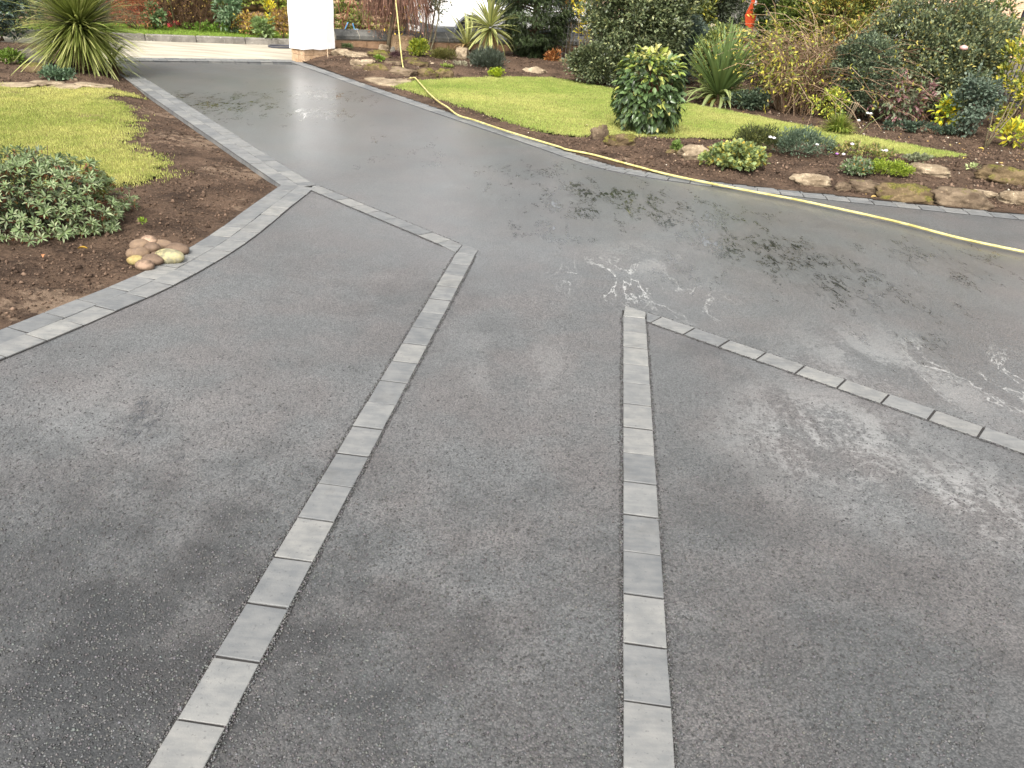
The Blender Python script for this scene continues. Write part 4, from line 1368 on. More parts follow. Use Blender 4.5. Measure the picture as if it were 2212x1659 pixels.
def face_cloud(name, label, cat, line, s0, s1, z0, z1, n, L, pal, seed, thick=.25, tmpl=T_OVAL, lump=1.2, thr=-.1, off=-.1, mat=None):
    """climber spread over a wall face"""
    rg = np.random.default_rng(seed)
    a, bb = line
    d = (bb - a) / np.linalg.norm(bb - a); nn = np.array([-d[1], d[0]])
    s = rg.uniform(s0, s1, n * 3); z = rg.uniform(z0, z1, n * 3)
    k = vnoise(s, z, seed, 4, lump) + .25 * (z - z0) / (z1 - z0) > thr
    s, z = s[k][:n], z[k][:n]
    m = len(s)
    th = (off - np.abs(rg.normal(size=m)) * thick * (.5 + (vnoise(s, z, seed + 5, 3, 2.5) + .5)))
    P = np.column_stack([a[0] + d[0] * s + nn[0] * th, a[1] + d[1] * s + nn[1] * th, z])
    Dv = unit(rg.normal(size=(m, 3)) * .6 + np.array([-nn[0] * .7, -nn[1] * .7, -.25]))
    Nv = unit(rg.normal(size=(m, 3)) * .4 + np.array([-nn[0] * .6, -nn[1] * .6, .6]))
    Ls = L * rg.uniform(.6, 1.3, m)
    V, F = leaf_geo(P, Dv, Nv, Ls, Ls * .7, tmpl)
    t = thing(name, label, cat, tuple((*a, 0)))
    me = new_mesh('foliage', V - np.array([a[0], a[1], 0]), F, mat or M_LEAF, np.repeat(pick(pal, m, rg), len(tmpl[0]), 0))
    link('foliage', me, t)
    return t
seg1 = (FWL[1], FWL[2])
face_cloud('ivy', 'green ivy hanging over the top of the sandstone wall across the lane', 'ivy', (FWL[0], FWL[1]), 1.2, 4.4, .7, 2.7, 5500, .075, [(.10, .15, .025), (.17, .22, .035), (.26, .28, .05), (.07, .09, .02)], 61, .35, thr=-.3)
face_cloud('ivy', 'yellow green climber covering the wall between the brown shrub and the white pillar', 'ivy', seg1, .1, 3.1, .62, 2.7, 7000, .075, [(.12, .17, .025), (.20, .25, .035), (.30, .31, .05), (.07, .09, .02)], 62, .28, thr=-.12)
face_cloud('climber', 'thin yellow green climber on the wall right of the white pillar', 'climber', (FWL[2], FWL[3]), 1.0, 2.9, .15, 2.4, 1400, .07, [(.25, .27, .06), (.15, .19, .04), (.34, .30, .09)], 63, .2, thr=.02)
# plants along the foot of the wall (from left to right)
def vspot(u, v): return G(u, v, .1)
bush('maple', 'red feathery shrub behind the strap leaves across the lane', 'shrub', vspot(297, 66) + [-.1, .15, 0], (0, 0, .34), (.5, .36, .34), 50, 2000, .12, .06, [(.34, .09, .05), (.24, .07, .04), (.40, .17, .08)], wr=.22, seed=21, stems=8, droop=.5)
bush('hydrangea', 'small pale green leafy plant between red and brown shrubs', 'plant', vspot(338, 66), (0, 0, .25), (.2, .18, .24), 20, 420, .08, .09, [(.14, .22, .09), (.20, .28, .13)], tmpl=T_OVAL, wr=.55, seed=22, stems=4)
t = bush('bare_shrub', 'big dark brown twiggy shrub across the lane with few leaves', 'shrub', vspot(400, 66) + [0, .15, 0], (0, 0, .65), (.72, .38, .62), 60, 700, .2, .04, [(.35, .26, .06), (.20, .12, .04), (.55, .40, .10)], seed=23, stems=10, stem_r=.012)
rg_ = np.random.default_rng(99)
twigs(t, 'twigs', rg_, 900, lambda g: (g.normal() * .32, g.normal() * .16, g.uniform(.02, .8)), lambda g: np.array([g.normal() * .5, g.normal() * .4, .8]), .45, .005, (.10, .06, .035))
tp = thing('rose_bush', 'pink red rose blooms among the brown shrub twigs', 'flowers', tuple(vspot(380, 66)))
for (u, v) in ((367, 31), (378, 48), (385, 50), (367, 56), (342, 42)):
    q = PY(u, v, 17.75) - np.array(tp.location)
    V, F = ico(2)
    V = V * (1 + .18 * np.random.default_rng(u).normal(size=(len(V), 1))) * .05
    link('bloom', new_mesh('bloom', V, F, simple('rose_pink', (.75, .08, .10), .6)), tp, tuple(q))
link('stem', MB().tube([(0, 0, 0), (-.05, 0, .5), (-.12, 0, .95)], .006, 4).mesh('stem', simple('rose_stem', (.10, .12, .04), .8)), tp)
bush('low_herb', 'bright green low herb at the edge of the verge', 'plant', vspot(450, 70), (0, 0, .09), (.55, .14, .10), 40, 900, .05, .045, [(.13, .24, .03), (.19, .30, .05)], seed=24, stems=0)
bush('buddleia', 'upright grey green leafy plant in the middle of the far verge bed', 'plant', vspot(500, 73), (0, 0, .42), (.27, .22, .42), 34, 1100, .10, .10, [(.11, .19, .09), (.16, .25, .13), (.22, .30, .17)], tmpl=T_OVAL, wr=.3, seed=25, stems=6)
bush('hydrangea', 'pale green leafy plant by the white pillar across the lane', 'plant', vspot(573, 83), (0, 0, .2), (.26, .2, .2), 22, 500, .08, .085, [(.17, .25, .08), (.23, .31, .12)], tmpl=T_OVAL, wr=.5, seed=26, stems=4)
bush('goldenrod', 'bright yellow leafy spray behind the pale green plant', 'plant', vspot(582, 76), (0, 0, .48), (.12, .1, .3), 16, 260, .07, .06, [(.62, .52, .03), (.50, .45, .05)], tmpl=T_OVAL, wr=.5, seed=27, stems=3)
t = bush('dry_perennials', 'brown dying perennials along the foot of the sandstone wall', 'plant', vspot(543, 78), (0, 0, .22), (.5, .18, .22), 40, 700, .10, .05, [(.30, .17, .06), (.40, .26, .08), (.20, .11, .05), (.50, .40, .06)], seed=28, stems=10, stem_r=.006)
t = bush('dry_perennials', 'yellow brown dying perennials touching the left of the white pillar', 'plant', vspot(612, 84), (0, 0, .3), (.28, .18, .3), 30, 500, .10, .055, [(.42, .24, .07), (.55, .40, .06), (.25, .14, .05)], seed=29, stems=8, stem_r=.006)
# behind the low wall
t = bush('rose_bush', 'leggy green shrub with red brown stems behind the low wall', 'shrub', np.array([-4.25, 18.1, 0]), (0, 0, .5), (.95, .4, .45), 60, 2200, .13, .055, [(.17, .21, .04), (.26, .29, .06), (.10, .13, .03)], seed=30, stems=6)
twigs(t, 'canes', rg_, 26, lambda g: (g.uniform(-.8, .8), g.normal() * .15, .2), lambda g: np.array([g.normal() * .15, g.normal() * .1, 1.0]), 1.3, .010, (.22, .08, .06))
bc = thing('trellis', 'bright blue metal frame legs showing above the low wall coping', 'frame', (-3.72, 16.6, 0))
link('leg', MB().tube([PY(744, 66, 16.6) - [-3.72, 16.6, 0], PY(752, 48, 16.6) - [-3.72, 16.6, 0]], .010, 6).mesh('leg', simple('blue_paint', (.10, .33, .62), .4)), bc)
link('leg', MB().tube([PY(766, 66, 16.6) - [-3.72, 16.6, 0], PY(762, 50, 16.6) - [-3.72, 16.6, 0]], .010, 6).mesh('leg', simple('blue_paint', (.10, .33, .62), .4)), bc)
link('hoop', MB().tube([PY(u, v, 16.6) - [-3.72, 16.6, 0] for u, v in ((762, 67), (765, 64.5), (769, 63.5), (773, 64), (776, 66))], .012, 6).mesh('hoop', simple('blue_paint', (.10, .33, .62), .4)), bc)

# ------------------------------------------------------------------ PARKED VEHICLES
def loft(sections):
    """sections: list of (x, [(y,z)...]) rings with equal counts"""
    V, F = [], []
    n = len(sections[0][1])
    for x, rg in sections:
        V += [(x, y, z) for y, z in rg]
    for i in range(len(sections) - 1):
        for j in range(n):
            a, b = i * n + j, i * n + (j + 1) % n
            F.append((a, b, b + n, a + n))
    F.append(tuple(range(n - 1, -1, -1))); F.append(tuple(range((len(sections) - 1) * n, len(sections) * n)))
    return np.array(V), F

def rring(hw, z0, z1, r=.12):
    P = []
    for sx, sz, a0 in ((1, -1, -90), (1, 1, 0), (-1, 1, 90), (-1, -1, 180)):
        cx, cz = sx * (hw - r), (z1 - r if sz > 0 else z0 + r)
        for k in range(4):
            a = R(a0 + k * 30)
            P.append((cx + r * math.cos(a), cz + r * math.sin(a)))
    return P

def car_paint(name, c):
    n = NT(name)
    n.p(Base_Color=c, Roughness=.3, Coat_Weight=.8, Coat_Roughness=.05)
    return n.m
M_TRIM = simple('dark_trim', (.055, .06, .065), .45, 0, .08)
M_GLASS = NT('car_glass'); M_GLASS.p(Base_Color=(.02, .03, .04), Roughness=.05, Specular_IOR_Level=.8); M_GLASS = M_GLASS.m
M_TYRE = simple('tyre_rubber', (.02, .02, .02), .85)
M_RIM = simple('alloy', (.45, .45, .46), .35, .8)

def car(name, label, loc, heading, paint, plate=None, z0=0.0):
    t = thing(name, label, 'car', (loc[0], loc[1], z0), heading)
    # local: +x is the rear end that faces away, -x end carries the plate; side -y faces the garden
    xs = [-2.12, -2.06, -1.85, -1.2, -.4, .6, 1.5, 1.95, 2.08, 2.12]
    hw = [.55, .72, .86, .90, .91, .91, .90, .86, .74, .58]
    zt = [.74, .86, .93, .99, 1.02, 1.02, 1.0, .95, .88, .78]
    V, F = loft([(x, rring(h, .44, z, .10)) for x, h, z in zip(xs, hw, zt)])
    body = link('body', new_mesh('body', V, F, paint, smooth=True), t)
    V, F = loft([(x * 1.006, rring(h * 1.012 + .004, .18, .555, .07)) for x, h in zip(xs, hw)])
    link('bumper', new_mesh('bumper', V, F, M_TRIM, smooth=True), t)
    gx = [-1.25, -.95, -.45, .3, 1.1, 1.75, 1.95]; gw = [.80, .78, .74, .72, .72, .74, .78]; gt = [1.02, 1.25, 1.50, 1.56, 1.55, 1.44, 1.06]
    V, F = loft([(x, [(w, .95), (w * .86, z - .05), (w * .7, z), (-w * .7, z), (-w * .86, z - .05), (-w, .95)]) for x, w, z in zip(gx, gw, gt)])
    link('roof', new_mesh('roof', V, F, paint, smooth=False), t)
    for s in (-1, 1):
        for (pts) in ([(-.85, 1.03), (-.15, 1.03), (-.15, 1.44), (-.45, 1.42)], [(-.08, 1.03), (.85, 1.03), (.85, 1.45), (-.08, 1.46)], [(.92, 1.03), (1.65, 1.05), (1.52, 1.36), (.92, 1.44)]):
            V = []
            for x, z in pts:
                w = np.interp(x, gx, gw); zz = np.interp(x, gx, gt)
                y = w - (w * .14) * (z - .95) / max(.05, zz - 1.0) + .006
                V.append((x, s * y, z))
            F = [(0, 1, 2, 3)] if s < 0 else [(3, 2, 1, 0)]
            link('window', new_mesh('window', V, F, M_GLASS), t)
    for xw in (-1.27, 1.27):
        for s in (-1, 1):
            # arch trim, tyre, rim
            ar = [(xw + .40 * math.cos(a), s * .918, .34 + .40 * math.sin(a)) for a in np.linspace(-.1, math.pi + .1, 15)]
            link('wheel_arch', MB().tube(ar, .035, 6).mesh('wheel_arch', M_TRIM, True), t)
            ph = [(math.cos(a), math.sin(a)) for a in np.linspace(0, 2 * math.pi, 25)[:-1]]
            prof = [(.19, .90), (.31, .925), (.33, .90), (.335, .80), (.33, .72), (.19, .70)]
            V = [(xw + r_ * c_, s * y_, .335 + r_ * s_) for c_, s_ in ph for r_, y_ in prof]
            n = len(prof)
            F = [(i * n + j, i * n + j + 1, ((i + 1) % 24) * n + j + 1, ((i + 1) % 24) * n + j) for i in range(24) for j in range(n - 1)]
            wh = link('wheel', new_mesh('wheel', V, F, M_TYRE, smooth=True), t)
            mb = MB()
            for k in range(5):
                a = k * 2 * math.pi / 5
                mb.tube([(xw, s * .88, .335), (xw + .2 * math.cos(a), s * .895, .335 + .2 * math.sin(a))], .028, 5)
            V = [(xw + r_ * c_, s * .80, .335 + r_ * s_) for c_, s_ in ph for r_ in (.0, .2)]
            link('rim', mb.mesh('rim', M_RIM), wh)
            V = [(xw + .37 * c_, s * .912, .335 + .37 * s_) for c_, s_ in ph]
            link('arch_gap', new_mesh('arch_gap', V, [tuple(range(24))], M_TYRE), t)
    for s in (-1, 1):
        link('headlight', new_mesh('headlight', *prism([(-2.07, s * .52), (-1.97, s * .80), (-1.93, s * .78), (-2.05, s * .50)], .62, .78, .005), M_RIM), t)
    if plate:
        pl = link('number_plate', MB().box(-2.165, -2.15, -.26, .26, .36, .475).mesh('number_plate', simple('plate_white', (.80, .80, .78), .4, 0, .02)), t)
        cu = bpy.data.curves.new('plate_text', 'FONT'); cu.body = plate; cu.size = .105; cu.align_x = 'CENTER'; cu.extrude = .001
        tmp = bpy.data.objects.new('tmp', cu); COL.objects.link(tmp)
        bpy.context.view_layer.update()
        me = bpy.data.meshes.new_from_object(tmp.evaluated_get(bpy.context.evaluated_depsgraph_get()))
        bpy.data.objects.remove(tmp)
        me.materials.clear(); me.materials.append(M_TYRE)
        o = link('lettering', me, pl)
        o.matrix_basis = Matrix.Translation((-2.168, .0, .382)) @ Matrix.Rotation(R(-90), 4, 'Z') @ Matrix.Rotation(R(90), 4, 'X')
    return t
hd = R(33)
pl0 = np.array(PY(896, 63, 18.55))
c0 = pl0[:2] + np.array([math.cos(hd), math.sin(hd)]) * 2.14
car('parked_car', 'white car with dark lower trim parked behind the low wall and spiky yucca', c0, hd, car_paint('paint_white', (.82, .82, .82)), 'S V7CK', -.02)
q = PY(1948, 34, 31.0)
car('parked_car', 'blue grey car far off behind the shrubs at the upper right', (q[0] + .3, q[1]), R(4), car_paint('paint_grey', (.20, .22, .27)), None, -.1)
q = PY(1990, 34, 30.0)
car('parked_car', 'pale silver car glimpsed through leaves near the iron railing', (q[0] + .6, q[1]), R(8), car_paint('paint_silver', (.66, .67, .70)), None, -.1)

# ------------------------------------------------------------------ BACK ROCKERY
Bk = 'rocks of the back rockery'
rk = [('pale flat sandstone right at the foot of the white pillar', 715, 766, 106, 122, 0), ('pale weathered stone behind the mossy cushion', 745, 800, 112, 126, 0), ('yellow moss covered stone under the weeping tree', 796, 844, 110, 125, 1),
      ('small pale split stone on the left slope of the back rockery', 757, 782, 129, 142, 0), ('second pale split stone on the slope', 780, 810, 128, 141, 0), ('reddish stone low on the slope by the edging', 758, 783, 141, 151, 2),
      ('big dark mossy boulder left of the hose in the rockery', 789, 842, 139, 163, 1), ('broad brown boulder behind the hose', 838, 899, 146, 167, 2), ('square mossy block right of the hose', 898, 944, 149, 170, 1),
      ('pointed mossy block at the end of the rockery row', 942, 978, 149, 170, 1), ('mossy stone above the square block', 878, 924, 131, 148, 1), ('small mossy stone beside the hose in the middle row', 870, 906, 124, 136, 1), ('small round pale stone between rockery plants', 928, 942, 136, 147, 0),
      ('grey round cobble below the weeping tree', 843, 854, 101, 114, 3), ('brown round cobble right of the weeping trunk', 855, 868, 104, 116, 2), ('pinkish rock at the foot of the weeping trunk', 818, 840, 97, 110, 0), ('pale lumpy rock on the soil in front of the dark yew', 1132, 1182, 144, 163, 0), ('yellowish rock right of the dark yew foot', 1206, 1235, 128, 146, 1), ('long stone below the purple heather', 822, 868, 131, 143, 2)]
for i, (lb, u0, u1, v0, v1, mi) in enumerate(rk):
    rock(lb, u0, u1, v0, v1, mi, (i * .37) % .6 - .3, 100 + i, blocky=.6 if mi != 3 else .1, rough=.30 if mi != 3 else .08, group=Bk)
# pitted pale rock and the sawn stump
rock('tall pitted pale rock at the foot of the small yucca', 984, 1012, 100, 130, 0, .1, 140, depth=.28, rough=.34, blocky=.4)
b = at(866, 108)
st = thing('tree_stump', 'broad sawn tree stump behind the hose below the wall', 'stump', tuple(b + [0, .15, 0]))
rg = np.random.default_rng(14)
V, F = [], []
for iz, z in enumerate((-.05, .06, .16, .235, .245)):
    for k in range(18):
        a = 2 * math.pi * k / 18
        r = .215 * (1.14 - .14 * min(1, z / .2)) * (1 + .07 * math.sin(5 * a + 1) + .04 * math.sin(9 * a)) * (.97 if iz == 4 else 1)
        V.append((r * math.cos(a) * 1.1, r * math.sin(a) * .9, z))
F = [(i * 18 + k, i * 18 + (k + 1) % 18, (i + 1) * 18 + (k + 1) % 18, (i + 1) * 18 + k) for i in range(4) for k in range(18)]
link('bark', new_mesh('bark', V, F, stone_material('stump_bark', (.20, .13, .07), (.40, .28, .17), .1, 9), smooth=True), st)
link('sawn_top', new_mesh('sawn_top', V[-18:], [tuple(range(18))], simple('sawn_wood', (.34, .25, .15), .85, 0, .2, 20)), st)
# flagstone by the lawn corner
o = link('flagstone', None) if False else None
fl = [at(u, v) for u, v in ((786, 172), (830, 164), (886, 166), (890, 178), (852, 188), (818, 184))]
V, F = prism([(q[0], q[1]) for q in fl], -.02, .045, .012)
tag(link('flagstone', new_mesh('flagstone', V, F, M_STONE[0])), 'large flat pale flagstone between edging and rockery', 'flagstone')

# weeping cherry
def cherry():
    rg = np.random.default_rng(31)
    b = at(838, 106)
    t = thing('weeping_cherry', 'small weeping tree with a bare brown mop of twigs by the low wall', 'tree', tuple(b))
    link('trunk', MB().tube([(0, 0, -.05), (.03, .0, .25), (.10, .02, .55), (.14, .02, .95)], [.045, .036, .034, .04], 8, (.17, .14, .09)).mesh('trunk', M_BARK, True), t)
    top = np.array([.14, .02, .98])
    mb = MB()
    lp = []
    for i in range(620):
        az = rg.uniform(0, 6.28)
        rr = rg.uniform(.15, .70)
        d = np.array([math.cos(az), math.sin(az), 0])
        drop = rg.uniform(.25, .75)
        p1 = top + d * rr * .45 + [0, 0, rg.uniform(.05, .28)]
        p2 = top + d * rr * .85 + [0, 0, rg.uniform(-.05, .12)]
        p3 = top + d * rr + [0, 0, -drop * .55]
        p4 = top + d * (rr + rg.normal() * .05) + rg.normal(size=3) * .04 + [0, 0, -drop]
        path = np.array([top + rg.normal(size=3) * .03, p1, p2, p3, p4]) + rg.normal(size=(5, 3)) * .018
        c = np.array([(.17, .085, .06), (.22, .12, .085), (.12, .07, .05), (.27, .16, .12)][i % 4])
        mb.tube(path, [.008, .006, .005, .004, .0025], 3, c, cap=False)
        if rg.random() < .35: lp.append(path[rg.integers(2, 5)])
    link('crown', mb.mesh('crown', M_BARK), t)
    P = np.array(lp); n = len(P)
    V, F = leaf_geo(P, unit(rg.normal(size=(n, 3)) - [0, 0, .8]), rg.normal(size=(n, 3)), rg.uniform(.03, .06, n), rg.uniform(.015, .03, n), T_OVAL)
    link('dying_leaves', new_mesh('dying_leaves', V, F, M_LEAF, np.repeat(pick([(.60, .42, .05), (.62, .40, .28), (.45, .25, .15)], n, rg), 9, 0)), t)
cherry()

# small multi-stem holly tree
def stem_tree(name, label, base, stems, c, rad, nclump, n, cr_, L, pal, seed, wr=.5, tmpl=T_OVAL, mat=None, stem_c=(.28, .25, .16)):
    rg = np.random.default_rng(seed)
    t = thing(name, label, 'tree', tuple(base))
    P, Dv, Nv, C = crown_pts(rg, c, rad, nclump, n, cr_, .15)
    Ls = L * rg.uniform(.7, 1.25, len(P))
    V, F = leaf_geo(P, Dv, Nv, Ls, Ls * wr, tmpl)
    link('crown', new_mesh('crown', V, F, mat or M_GLOSS, np.repeat(pick(pal, len(P), rg), len(tmpl[0]), 0)), t)
    for (b0, e, r) in stems:
        b0, e = np.array(b0), np.array(e)
        m = b0 * .5 + e * .5 + rg.normal(size=3) * .03
        link('trunk', MB().tube([b0, b0 * .7 + m * .3, m, e * .6 + m * .4, e], np.linspace(r, r * .5, 5), 7, stem_c).mesh('trunk', M_BARK, True), t)
    mb = MB()
    for i in range(min(26, len(C))):
        s = np.array(stems[i % len(stems)][1])
        mb.tube([s, s * .5 + C[i] * .5 + rg.normal(size=3) * .04, C[i]], [.010, .007, .003], 4, stem_c)
    link('branches', mb.mesh('branches', M_BARK), t)
    return t
b = at(922, 108)
stem_tree('holly_tree', 'small dark leaved tree on three pale stems in front of the white car', b, [((-.05, 0, -.05), (-.02, 0, .62), .030), ((.0, .03, -.05), (.14, .05, .72), .024), ((.06, 0, -.05), (.22, 0, .66), .018)],
          (.10, .05, 1.05), (.48, .42, .58), 70, 1500, .13, .055, [(.055, .085, .04), (.09, .125, .06), (.04, .06, .03), (.16, .19, .09, .5)], 33)

# yuccas
vg_ = lambda q, u: lerp((.13, .19, .08), (.16, .22, .10), q) if abs(u) < .3 else ((.42, .43, .14) if abs(u) < .75 else (.56, .54, .22))
vgm = [strap_mesh('leaf', .60, .06, bd, vg_, fold=.35) for bd in (.05, .2, .4, .7)]
dead_m = [strap_mesh('leaf', .42, .045, bd, lambda q, u: lerp((.42, .28, .13), (.62, .44, .22), q * (1 - .3 * abs(u))), fold=.5) for bd in (.6, 1.0, 1.4)]
def yucca_var():
    rg = np.random.default_rng(41)
    b = at(1058, 122)
    t = thing('variegated_yucca', 'large spiky yucca with yellow edged leaves and a skirt of dead straw leaves', 'yucca', tuple(b + [0, .1, 0]))
    link('trunk', MB().tube([(0, 0, -.05), (.0, 0, .15), (-.02, 0, .32), (-.03, 0, .48)], [.085, .07, .06, .06], 9, (.30, .21, .12)).mesh('trunk', M_BARK, True), t)
    rosette(t, lambda f, g: vgm[min(3, int(f * 2.2 + g.random() * 1.8))], 105, (-.03, 0, .50), rg, 88, -38, zspread=.12)
    for i in range(46):
        az = rg.uniform(0, 6.28); el = R(rg.uniform(-75, -35))
        d = (math.cos(az) * math.cos(el), math.sin(az) * math.cos(el), math.sin(el))
        link('dead_leaf', dead_m[int(rg.integers(0, 3))], t, mat=strap_matrix((-.02, 0, rg.uniform(.22, .46)), d, rg.uniform(-.5, .5)) @ Matrix.Scale(rg.uniform(.7, 1.05), 4))
    b2 = at(1008, 112)
    t2 = thing('variegated_yucca', 'small yellow edged yucca offshoot beside the pitted rock', 'yucca', tuple(b2 + [0, .1, 0]))
    link('trunk', MB().tube([(0, 0, -.05), (0, 0, .12)], [.04, .035], 8, (.30, .21, .12)).mesh('trunk', M_BARK, True), t2)
    rosette(t2, lambda f, g: vgm[int(g.integers(0, 3))], 24, (0, 0, .12), rg, 85, 15, zspread=.06)
    for i in range(7):
        az = rg.uniform(0, 6.28); el = R(rg.uniform(-20, 30))
        d = (math.cos(az) * math.cos(el), math.sin(az) * math.cos(el), math.sin(el))
        link('dead_leaf', dead_m[i % 3], t2, mat=strap_matrix((0, 0, .12), d) @ Matrix.Scale(.8, 4))
yucca_var()
def yucca_green():
    rg = np.random.default_rng(42)
    b = at(1552, 226)
    t = thing('green_yucca', 'large green sword leaved yucca right of the round leafy bush', 'yucca', tuple(b + [0, .1, 0]))
    cf = lambda a, c: (lambda q, u: tuple(x * (1.08 - .2 * abs(u)) for x in lerp(a, c, q)))
    gm = [strap_mesh('leaf', .92, .072, bd, cf((.12, .175, .055), (.20, .28, .10)), fold=.3) for bd in (.03, .12, .3)]
    gl = [strap_mesh('leaf', .66, .058, bd, cf((.16, .21, .06), (.30, .34, .14)), fold=.3) for bd in (.7, 1.1, 1.5)]
    yl_ = [strap_mesh('leaf', .48, .055, bd, cf((.40, .24, .04), (.62, .38, .05)), fold=.3) for bd in (.6, 1.2)]
    rosette(t, lambda f, g: gm[int(g.integers(0, 3))] if f < .62 else gl[int(g.integers(0, 3))], 140, (0, 0, .14), rg, 86, 12, zspread=.12, jitter=.05)
    for i in range(14):
        az = rg.uniform(0, 6.28); el = R(rg.uniform(-35, 8))
        d = (math.cos(az) * math.cos(el), math.sin(az) * math.cos(el), math.sin(el))
        link('dead_leaf', yl_[i % 2] if i % 3 else dead_m[i % 3], t, mat=strap_matrix((0, 0, .08), d, rg.uniform(-.4, .4)) @ Matrix.Scale(rg.uniform(.6, 1), 4))
    link('trunk', MB().tube([(0, 0, -.05), (0, 0, .16)], [.07, .06], 8, (.2, .14, .08)).mesh('trunk', M_BARK, True), t)
yucca_green()

# low rockery plants
def mound(name, label, u0, u1, v0, v1, n, L, pal, seed, cat='plant', wr=.4, tmpl=T_DIA, up=.4, group=None, droop=0.0, dep=None, crr=.2, stems=0, mat=None, jit=.3, hk=1.0, fill=.35):
    b = at((u0 + u1) / 2, v1 - (v1 - v0) * .14)
    dist = math.sqrt(b[0] ** 2 + b[1] ** 2 + CAM_H ** 2)
    m = dist / (FOC * 2212)
    w = (u1 - u0) * m * .5
    de = math.asin(min(1, CAM_H / dist))
    d = dep or w * .75
    h = max(.05, ((v1 - v0) * m - d * math.sin(de)) / math.cos(de)) * hk
    return bush(name, label, cat, b + [0, d * .5, 0], (0, 0, h * .42), (w, d, h * .58), max(14, int(n / 45)), n, min(w, h) * crr * 1.6, L, pal, tmpl, wr, mat, seed, stems, up=up, droop=droop, group=group, stem_r=.005, jit=jit, fill=fill)
mound('dwarf_conifer', 'round yellow green dwarf shrub right of the stump', 883, 926, 93, 127, 1500, .045, [(.26, .31, .03), (.38, .40, .05), (.14, .20, .03)], 51, 'shrub', .45, T_OVAL, stems=4, crr=.25)
mound('heather', 'olive green heather bush left of the pitted rock', 930, 980, 110, 138, 2600, .05, [(.20, .20, .05), (.27, .25, .08), (.14, .13, .04)], 52, 'heather', .14, up=.9)
mound('trailing_plant', 'pale grey trailing plant spilling below the pitted rock', 948, 1016, 128, 152, 2000, .03, [(.36, .34, .23), (.45, .42, .31), (.26, .24, .15)], 53, 'plant', .4, hk=.6)
t = mound('lavender', 'grey green lavender with small white flowers in front of the big spiky yucca', 1014, 1090, 118, 160, 3200, .075, [(.13, .16, .11), (.18, .21, .16), (.10, .13, .08)], 54, 'lavender', .10, up=1.0, stems=10)
mound('lime_sedum', 'bright lime green mound at the top edge of the right lawn', 1052, 1088, 150, 172, 1600, .028, [(.34, .44, .02), (.44, .50, .03), (.20, .30, .02)], 55, 'plant', .4)
mound('purple_heather', 'dark purple heather patch left of the hose in the rockery', 842, 870, 114, 131, 900, .028, [(.12, .06, .07), (.18, .09, .10), (.08, .05, .04)], 56, 'heather', .25)
mound('moss_cushion', 'yellow green moss cushion on the stones below the stump', 800, 842, 108, 121, 1400, .014, [(.28, .25, .02), (.20, .19, .02)], 57, 'moss', .5, hk=.7)
mound('weed_rosette', 'small bright green rosette left of the hose in the rockery', 810, 828, 125, 136, 160, .05, [(.22, .33, .04)], 58, 'weed', .4, T_OVAL)
mound('primrose', 'pale green rosette below the trailing grey plant', 950, 976, 143, 154, 160, .055, [(.28, .33, .08), (.20, .26, .05)], 59, 'plant', .45, T_OVAL)
mound('weed_tuft', 'dark green tuft at the foot of the low wall', 738, 764, 99, 109, 260, .05, [(.10, .14, .05), (.15, .19, .08)], 60, 'weed', .3, T_OVAL)
def blossoms(t, pts, col, r, name='flower'):
    V, F = ico(1)
    me = new_mesh(name, V * np.array([r, r, r * .6]), F, simple(name + '_petal', col, .6, 0, .05))
    for p in pts:
        link(name, me, t, tuple(np.array(p) - np.array(t.location)))
blossoms(t, [PY(u, v, 15.55) for u, v in ((1035, 147), (1039, 150), (1050, 152), (1055, 150), (1022, 141), (1040, 154), (1070, 125), (1030, 152))], (.8, .8, .78), .017, 'white_flower')

# ------------------------------------------------------------------ RIGHT HEDGE LINE
def conifer(name, label, base, h, r, n, L, pal, seed, tmpl=T_SPRAY, wr=.6, droop=.45, taper=1.3, trunk_c=(.10, .065, .04), low=.05, bulge=.35, cat='tree'):
    rg = np.random.default_rng(seed)
    t = thing(name, label, cat, tuple(base))
    link('trunk', MB().tube([(0, 0, -.1), (0, 0, h * .5), (0, 0, h * .96)], [r * .11, r * .07, .01], 8, trunk_c).mesh('trunk', M_BARK, True), t)
    # boughs as clumps on a cone
    nb = max(60, n // 55)
    z = low * h + (h * (1 - low)) * rg.random(nb) ** 1.15
    prof = np.minimum(1, ((z / h - low) / bulge + .35)) * (1 - (z / h).clip(0, 1) ** taper) ** .8
    az = rg.uniform(0, 6.28, nb)
    rr = r * prof * rg.uniform(.45, 1.0, nb) * (1 + .18 * np.sin(az * 3 + z * 2))
    C = np.column_stack([np.cos(az) * rr, np.sin(az) * rr, z])
    i = rg.integers(0, nb, n)
    e = sphere_pts(n, rg) * np.array([1, 1, .8])
    P = C[i] + e * (r * .20) * rg.uniform(.3, 1.1, (n, 1))
    out = unit(np.column_stack([np.cos(az[i]), np.sin(az[i]), 0 * z[i]]))
    Dv = unit(out * .8 + rg.normal(size=(n, 3)) * .4 + [0, 0, -droop])
    Nv = unit(out * .5 + rg.normal(size=(n, 3)) * .35 + [0, 0, .7])
    P[:, 2] = np.maximum(P[:, 2], .02)
    Ls = L * rg.uniform(.7, 1.3, n)
    V, F = leaf_geo(P, Dv, Nv, Ls, Ls * wr, tmpl)
    link('crown', new_mesh('crown', V, F, M_LEAF, np.repeat(pick(pal, n, rg), len(tmpl[0]), 0)), t)
    mb = MB()
    for k in range(0, nb, 3):
        mb.tube([(0, 0, C[k][2] * .9), C[k] * .6 + [0, 0, C[k][2] * .38], C[k]], [.018, .012, .004], 4, trunk_c)
    link('branches', mb.mesh('branches', M_BARK), t)
    return t
b = at(1150, 148)
